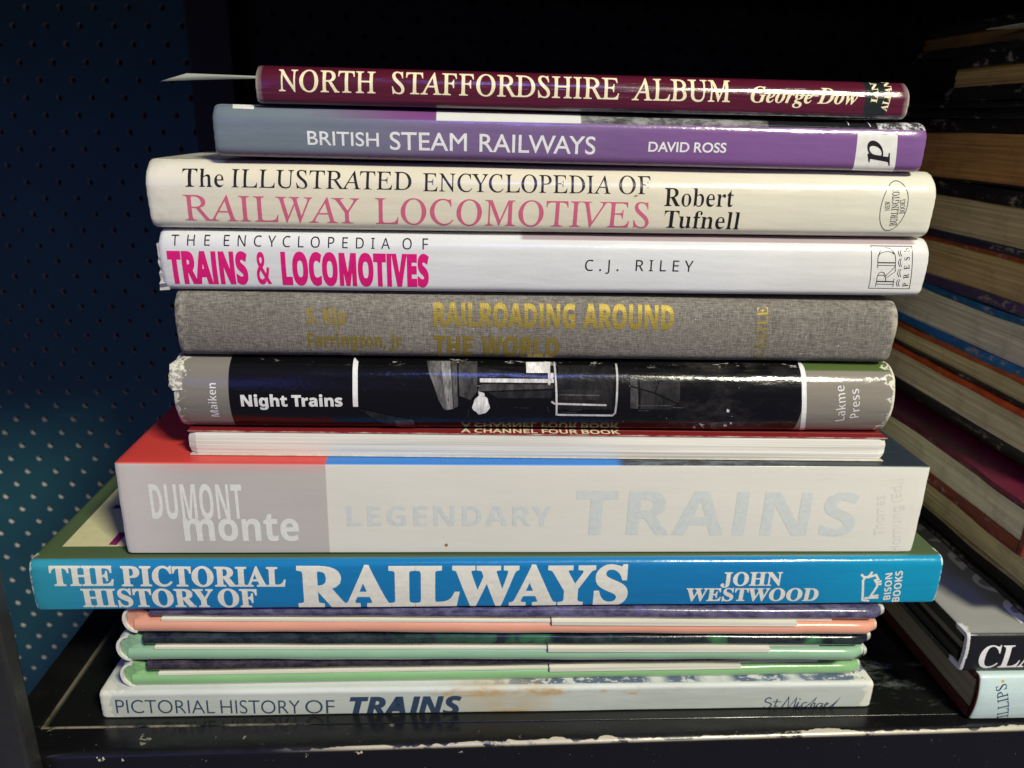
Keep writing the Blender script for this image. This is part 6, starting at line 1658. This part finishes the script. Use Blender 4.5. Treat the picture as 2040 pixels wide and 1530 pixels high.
# 11. maroon book on top
B = BOOKS['nst']
nst = book('nst', 'maroon_hardback', 'maroon book in clear plastic sleeve with cream serif lettering, top of the pile')
n = NB('maroon_jacket')
x1_, x2_ = 0.18716, 0.19424
c = n.mix(n.band(n.X, x1_, x2_, 0.0003), (0.092, 0.009, 0.025), (0.014, 0.020, 0.018))
bt = n.inv(n.step(n.Z, 0.0009, 0.0012))
c = n.mix(n.mul(bt, n.step(n.X, 0.085, 0.10)), c, n.mix(n.step(n.noise(220.0, 3.0, 0.7, (0.4, 1, 1)), 0.4, 0.6), (0.04, 0.035, 0.035), (0.20, 0.18, 0.18)))
e = n.math('MINIMUM', n.X, n.math('SUBTRACT', B['L'], n.X))
pl = n.inv(n.step(n.add(e, n.mul(n.noise(300.0, 3.0, 0.6), 0.0015)), 0.0016, 0.0030))
c = n.mix(n.mul(pl, 0.55), c, (0.32, 0.27, 0.25))
ed = n.inv(n.step(e, 0.0003, 0.0009))
c = n.mix(n.mul(ed, 0.8), c, (0.52, 0.44, 0.34))
gloss_bump(n, 1.3)
fold = n.noise(1.0, 3.0, 0.6, (30, 90, 420), 3.0)
n.bump(fold, 0.0005)
m = n.set(color=c, rough=n.step(n.noise(160.0, 3.0, 0.6, (0.4, 1, 2)), 0.3, 0.7, 0.13, 0.26), coat=0.6, coatr=0.2)
jacket_mesh('jacket', B, 0.20, m, nst, wob=0.00018, seed=61)
pages_mesh(B, 0.20, page_mat('tan_pages', (0.55, 0.46, 0.33)), nst)
lettering('nst', nst, 0.2, 1.3)

# a paper slip pokes out of the maroon book
bm = bmesh.new()
F0, F1 = Vector((-0.10337, 0.03000, 0.22803)), Vector((-0.08131, 0.03000, 0.22794))
K0, K1 = Vector((-0.12157, 0.05600, 0.22658)), Vector((-0.08791, 0.05600, 0.22811))
nn = 16
prev = None
for k in range(nn + 1):
    t = k / nn
    ring = []
    for j in range(7):
        s = j / 6
        a = F0.lerp(F1, t)
        b = K0.lerp(K1, t)
        p = a.lerp(b, s)
        p.z += 0.0005 * math.sin(t * 3.1) * math.sin(s * 3.1) - 0.0004 * (1 - t) ** 2 * s
        ring.append(bm.verts.new(p))
    if prev:
        for j in range(6):
            bm.faces.new((prev[j], prev[j + 1], ring[j + 1], ring[j]))
    prev = ring
n = NB('slip_paper')
tl = n.t.nodes.new('ShaderNodeBsdfTranslucent')
tl.inputs[0].default_value = (0.80, 0.86, 0.72, 1)
mx = n.t.nodes.new('ShaderNodeMixShader')
mx.inputs[0].default_value = 0.6
n.set(color=(0.72, 0.76, 0.66), rough=0.8)
n.t.links.new(n.p.outputs[0], mx.inputs[1])
n.t.links.new(tl.outputs[0], mx.inputs[2])
n.t.links.new(mx.outputs[0], n.out.inputs[0])
slip = from_bm('paper_slip', bm, n.m, None, smooth=True)
tag(slip, 'pale green white paper slip sticking out of the maroon book at its left end', 'paper slip')

# ------------------------------------------------------------------ the second pile, to the right
GR = 'old books stacked at the right with page ends showing'


def board_mat(name, top, bottom, H, rough=0.45, worn=(0.45, 0.40, 0.32), wear=0.5):
    n = NB(name)
    c = n.mix(n.step(n.Z, H * 0.48, H * 0.52), bottom, top)
    f = n.step(n.noise(110.0, 4.0, 0.7), 0.3, 0.7, 0.75, 1.25)
    e = n.inv(n.step(n.X, 0.0002, 0.0012))
    wm_ = n.mul(e, n.step(n.noise(170.0, 4.0, 0.75, (1, 0.5, 1), 3.0), 0.56, 0.66))
    n.bump(n.noise(500.0, 3.0, 0.6), 0.0001)
    return n.set(color=n.mix(n.mul(wm_, wear), n.scale(c, f), worn), rough=rough)


def old_book(name, label, x, yf, z0, z1, top, bottom, page, depth, tt=0.0024, tb=0.0024, yaw=0.0, inset=0.003, seed=1, tilt=0.0, rough=0.45, pd=0.72):
    H = z1 - z0
    B = dict(o=(x, yf, z0), L=0.24, H=H, b=0.0012, rt=0.0015, rb=0.0015)
    r = thing(name, label, 'book', (x, yf, z0), group=GR, rot=(tilt, 0, yaw))
    bmt = board_mat(name + '_boards', top, bottom, H, rough)
    rnd = random.Random(seed)
    for nm, a, b in (('front_board', H - tt, H), ('back_board', 0.0, tb)):
        bm = bmesh.new()
        prev = None
        for k in range(41):
            y = 0.001 + (depth - 0.001) * k / 40
            dx = 0.0005 * math.sin(y * 55 + seed) + 0.0003 * math.sin(y * 160 + seed * 2) + rnd.uniform(-1, 1) * 0.00012
            dx += 0.003 * max(0.0, 1 - (depth - y) / 0.003) ** 2
            zz = 0.0003 * math.sin(y * 40 + seed * 3)
            m_ = (a + b) / 2
            ring = [bm.verts.new((0.24, y, a + zz)), bm.verts.new((dx + 0.0007, y, a + zz)), bm.verts.new((dx, y, m_ + zz)),
                    bm.verts.new((dx + 0.0007, y, b + zz)), bm.verts.new((0.24, y, b + zz))]
            if prev:
                for i in range(5):
                    j = (i + 1) % 5
                    bm.faces.new((prev[i], prev[j], ring[j], ring[i]))
            else:
                bm.faces.new(ring)
            prev = ring
        bm.faces.new(list(reversed(prev)))
        bmesh.ops.recalc_face_normals(bm, faces=bm.faces)
        from_bm(nm, bm, bmt, r, smooth=True, angle=35)
    bm = bmesh.new()
    box(bm, 0.0, 0.24, -0.0016, 0.0008, 0.0002, H - 0.0002)
    from_bm('spine', bm, bmt, r, bevel=0.0006)
    bm = bmesh.new()
    prev = None
    nz = 8
    offs = [rnd.uniform(-1, 1) * 0.0003 for _ in range(nz + 1)]
    for k in range(31):
        y = 0.0018 + (depth - 0.006) * k / 30
        ring = [bm.verts.new((0.238, y, tb))]
        for j in range(nz + 1):
            ring.append(bm.verts.new((inset + offs[j] + 0.0002 * math.sin(y * 90 + j), y, tb + (H - tt - tb) * j / nz + (0.0004 * math.sin(y * 40 + seed * 3) if 0 < j < nz else 0))))
        ring.append(bm.verts.new((0.238, y, H - tt)))
        if prev:
            for i in range(len(ring)):
                j = (i + 1) % len(ring)
                bm.faces.new((prev[i], prev[j], ring[j], ring[i]))
        else:
            bm.faces.new(ring)
        prev = ring
    bm.faces.new(list(reversed(prev)))
    bmesh.ops.recalc_face_normals(bm, faces=bm.faces)
    from_bm('pages', bm, page_mat(name + '_pages', page, pd, (6, 6, 1100), 0.25), r)
    return r


# lowest: light blue jacket
B = BOOKS['phi']
phi = book('phi', 'light_blue_hardback', 'book with light blue jacket and brown boards, lying on the shelf under the right stack', group=GR)
n = NB('light_blue_jacket')
ins_ = n.mul(n.step(n.X, -0.001, 0.0008), 1.0)
c = n.mix(n.step(n.X, 0.0002, 0.0006), (0.06, 0.012, 0.006), (0.56, 0.70, 0.68))
m = paper_finish(n, c, B, wear=0.2, rough=0.3, edge=0.002)
jacket_mesh('jacket', B, 0.22, [m], phi, t=0.0022, seed=71)
bm = bmesh.new()
box(bm, -0.0006, 0.24, 0.0018, 0.218, 0.0006, 0.0042)
brown = plain('brown_boards', (0.075, 0.016, 0.008), 0.5)
from_bm('back_board', bm, brown, phi, bevel=0.0004)
bm = bmesh.new()
box(bm, -0.0004, 0.24, 0.0018, 0.218, B['H'] - 0.0030, B['H'] - 0.0006)
from_bm('front_board', bm, brown, phi, bevel=0.0004)
pages_mesh(B, 0.22, page_mat('tan_end_pages', (0.38, 0.33, 0.20), 0.75), phi, t=0.0040, front=0.0026, inset=0.0012)
lettering('phi', phi, 0.35)
cx, cy = 0.00924, 0.01872
printed('emblem', B, poly([(cx + 0.0006 * math.cos(a), cy + 0.0006 * math.sin(a)) for a in [k * math.pi / 6 for k in range(12)]]), ink('orange_dot', (0.7, 0.35, 0.06), 0.35), phi)

# second: black spine, grey and navy cover
B = BOOKS['cla']
cla = book('cla', 'grey_covered_hardback', 'black spined book with white serif capitals and grey cover, on the light blue one', group=GR)
n = NB('grey_navy_jacket')
tp = n.mul(n.step(n.Z, B['H'] - 0.0006, B['H'] - 0.0002), n.step(n.Y, 0.0002, 0.0014))
c = n.mix(tp, (0.010, 0.010, 0.011), (0.33, 0.33, 0.31))
m = paper_finish(n, c, B, wear=1.0, wearcol=(0.72, 0.72, 0.70), rough=0.32, edge=0.0022)
jacket_mesh('jacket', B, 0.20, m, cla, t=0.0024, seed=81)
pages_mesh(B, 0.20, page_mat('dim_pages', (0.36, 0.31, 0.20), 0.75), cla, t=0.0060, inset=0.0035, front=0.004)
bm = bmesh.new()
box(bm, 0.001, 0.24, 0.004, 0.195, 0.0024, 0.0062)
blackb = plain('black_boards', (0.006, 0.006, 0.007), 0.4)
from_bm('back_board', bm, blackb, cla)
bm = bmesh.new()
box(bm, 0.001, 0.24, 0.004, 0.195, B['H'] - 0.0062, B['H'] - 0.0024)
from_bm('front_board', bm, blackb, cla)
lettering('cla', cla, 0.35)
oz = B['H'] + 0.00012
lil = plain('cover_white', (0.84, 0.84, 0.82), 0.4, 0.05)
tr = text_polys('B', 'DORADA', 0.2265, 0.000, 0.2265, 0.105, 0.024, 0.012, 0)
bm = bmesh.new()
for t in tr:
    bm.faces.new([bm.verts.new((p[0] - B['o'][0], p[1] - B['o'][1], oz + 0.0001)) for p in t])
bm.normal_update()
for f in bm.faces:
    if f.normal.z < 0:
        f.normal_flip()
from_bm('cover_letters', bm, lil, cla)

TAN = (0.36, 0.31, 0.185)
GRY = (0.33, 0.32, 0.24)
BRN = (0.26, 0.18, 0.085)
Q = [0.25776, 0.25354, 0.25105, 0.24549, 0.23725, 0.23113, 0.22405, 0.21793, 0.19637, 0.18989, 0.17371, 0.17048, 0.15604, 0.15149, 0.14807, 0.14504, 0.12875, 0.12477, 0.12232, 0.11305, 0.11003, 0.09682, 0.09192]
old_book('old_hardback', 'black book with a torn pale label, lying on the grey covered book', 0.2060, -0.004, 0.0391, 0.0552, (0.010, 0.010, 0.012), (0.010, 0.010, 0.012), (0.03, 0.028, 0.022), 0.20, seed=2)
t_ = bpy.data.objects['old_hardback']
bm = bmesh.new()
lp = [(0.072, 0.0160), (0.070, 0.0128), (0.062, 0.0112), (0.056, 0.0124), (0.050, 0.0145), (0.044, 0.0160)]
for t in poly(lp):
    bm.faces.new([bm.verts.new((-0.0013, p[0], p[1])) for p in t])
lb = from_bm('torn_label', bm, plain('label_paper', (0.50, 0.47, 0.43), 0.7), t_)
sm_ = lb.modifiers.new('thick', 'SOLIDIFY')
sm_.thickness = 0.0002
old_book('old_hardback', 'book with tan page ends and narrow bright blue top cover, below the red brown cover', 0.1970, -0.003, 0.0555, 0.0688, (0.020, 0.08, 0.32), (0.30, 0.24, 0.12), (0.62, 0.53, 0.27), 0.21, tt=0.0016, tb=0.0012, inset=0.0012, seed=3)
old_book('old_hardback', 'book with plain cream page ends under a wide maroon cover and red brown bottom board', 0.1930, 0.000, 0.0690, 0.0893, (0.10, 0.008, 0.026), (0.17, 0.024, 0.010), (0.72, 0.67, 0.46), 0.21, tt=0.0026, tb=0.0050, inset=0.0012, seed=4, rough=0.3, pd=0.85)
old_book('old_hardback', 'book with black bottom board, mottled tan page ends and bright orange red top cover', 0.2100, 0.006, Q[22], Q[19], (0.46, 0.07, 0.015), (0.014, 0.013, 0.012), (0.66, 0.59, 0.39), 0.20, tt=Q[19] - Q[20], tb=Q[21] - Q[22], inset=0.0016, seed=5, pd=0.8)
old_book('old_hardback', 'thin book with orange brown cover and tan pages just under the blue bound book', 0.2100, 0.006, Q[19] + 0.0002, Q[17], (0.42, 0.09, 0.025), (0.018, 0.016, 0.016), (0.62, 0.53, 0.30), 0.20, tt=Q[17] - Q[18], tb=0.0014, seed=6)
old_book('old_hardback', 'blue bound book with thick grey layered page ends', 0.2100, 0.006, Q[17] + 0.0002, Q[14], (0.015, 0.10, 0.22), (0.014, 0.11, 0.28), (0.66, 0.63, 0.50), 0.21, tt=Q[14] - Q[15], tb=Q[16] - Q[17], inset=0.002, seed=7)
old_book('old_hardback', 'book with orange brown top board, dark purple bottom board and brown layered pages', 0.2100, 0.006, Q[14] + 0.0002, Q[11] - 0.0002, (0.27, 0.065, 0.018), (0.055, 0.036, 0.09), (0.56, 0.41, 0.20), 0.20, tt=0.0018, tb=0.0042, seed=8)
old_book('old_hardback', 'book with near black boards and thick brown layered pages, level with the cream jacketed book', 0.2100, 0.006, Q[11], Q[8], (0.012, 0.010, 0.012), (0.026, 0.022, 0.042), (0.62, 0.50, 0.28), 0.20, tt=Q[8] - Q[9], tb=Q[10] - Q[11], seed=9)
old_book('old_hardback', 'book with dark orange brown page ends below the two black books', 0.2110, 0.006, Q[8] + 0.0002, Q[6], (0.012, 0.010, 0.010), (0.018, 0.012, 0.009), (0.48, 0.25, 0.085), 0.21, tt=Q[6] - Q[7], tb=0.0012, inset=0.001, seed=10)
old_book('old_hardback', 'slim all black book with a plain closed edge, under the topmost tan pages', 0.2090, 0.006, Q[6] + 0.0002, Q[5], (0.012, 0.012, 0.013), (0.012, 0.012, 0.013), (0.014, 0.014, 0.015), 0.19, seed=11)
old_book('old_hardback', 'short black book with bright tan page ends near the top of the right stack', 0.2100, 0.006, Q[5] + 0.0002, Q[2], (0.012, 0.012, 0.013), (0.012, 0.012, 0.013), (0.56, 0.38, 0.14), 0.132, tt=Q[2] - Q[3], tb=Q[4] - Q[5], inset=0.0035, seed=12)
old_book('old_hardback', 'topmost black book with rounded overhanging boards and a paper slip in it', 0.2100, 0.006, Q[2] + 0.0002, Q[2] + 0.0142, (0.012, 0.012, 0.013), (0.012, 0.012, 0.013), (0.22, 0.12, 0.04), 0.165, tt=0.0042, tb=0.0038, inset=0.004, seed=13)
bm = bmesh.new()
zq = Q[2] + 0.0082
pp = [(0.203, 0.102, zq), (0.206, 0.010, zq + 0.0006), (0.240, 0.000, zq + 0.0003), (0.240, 0.080, zq + 0.0003)]
bm.faces.new([bm.verts.new(p) for p in pp])
sl2 = from_bm('paper_slip', bm, plain('green_slip_paper', (0.50, 0.62, 0.46), 0.7), None)
sm_ = sl2.modifiers.new('thick', 'SOLIDIFY')
sm_.thickness = 0.0002
tag(sl2, 'pale green paper slip caught in the topmost black book of the right stack', 'paper slip')
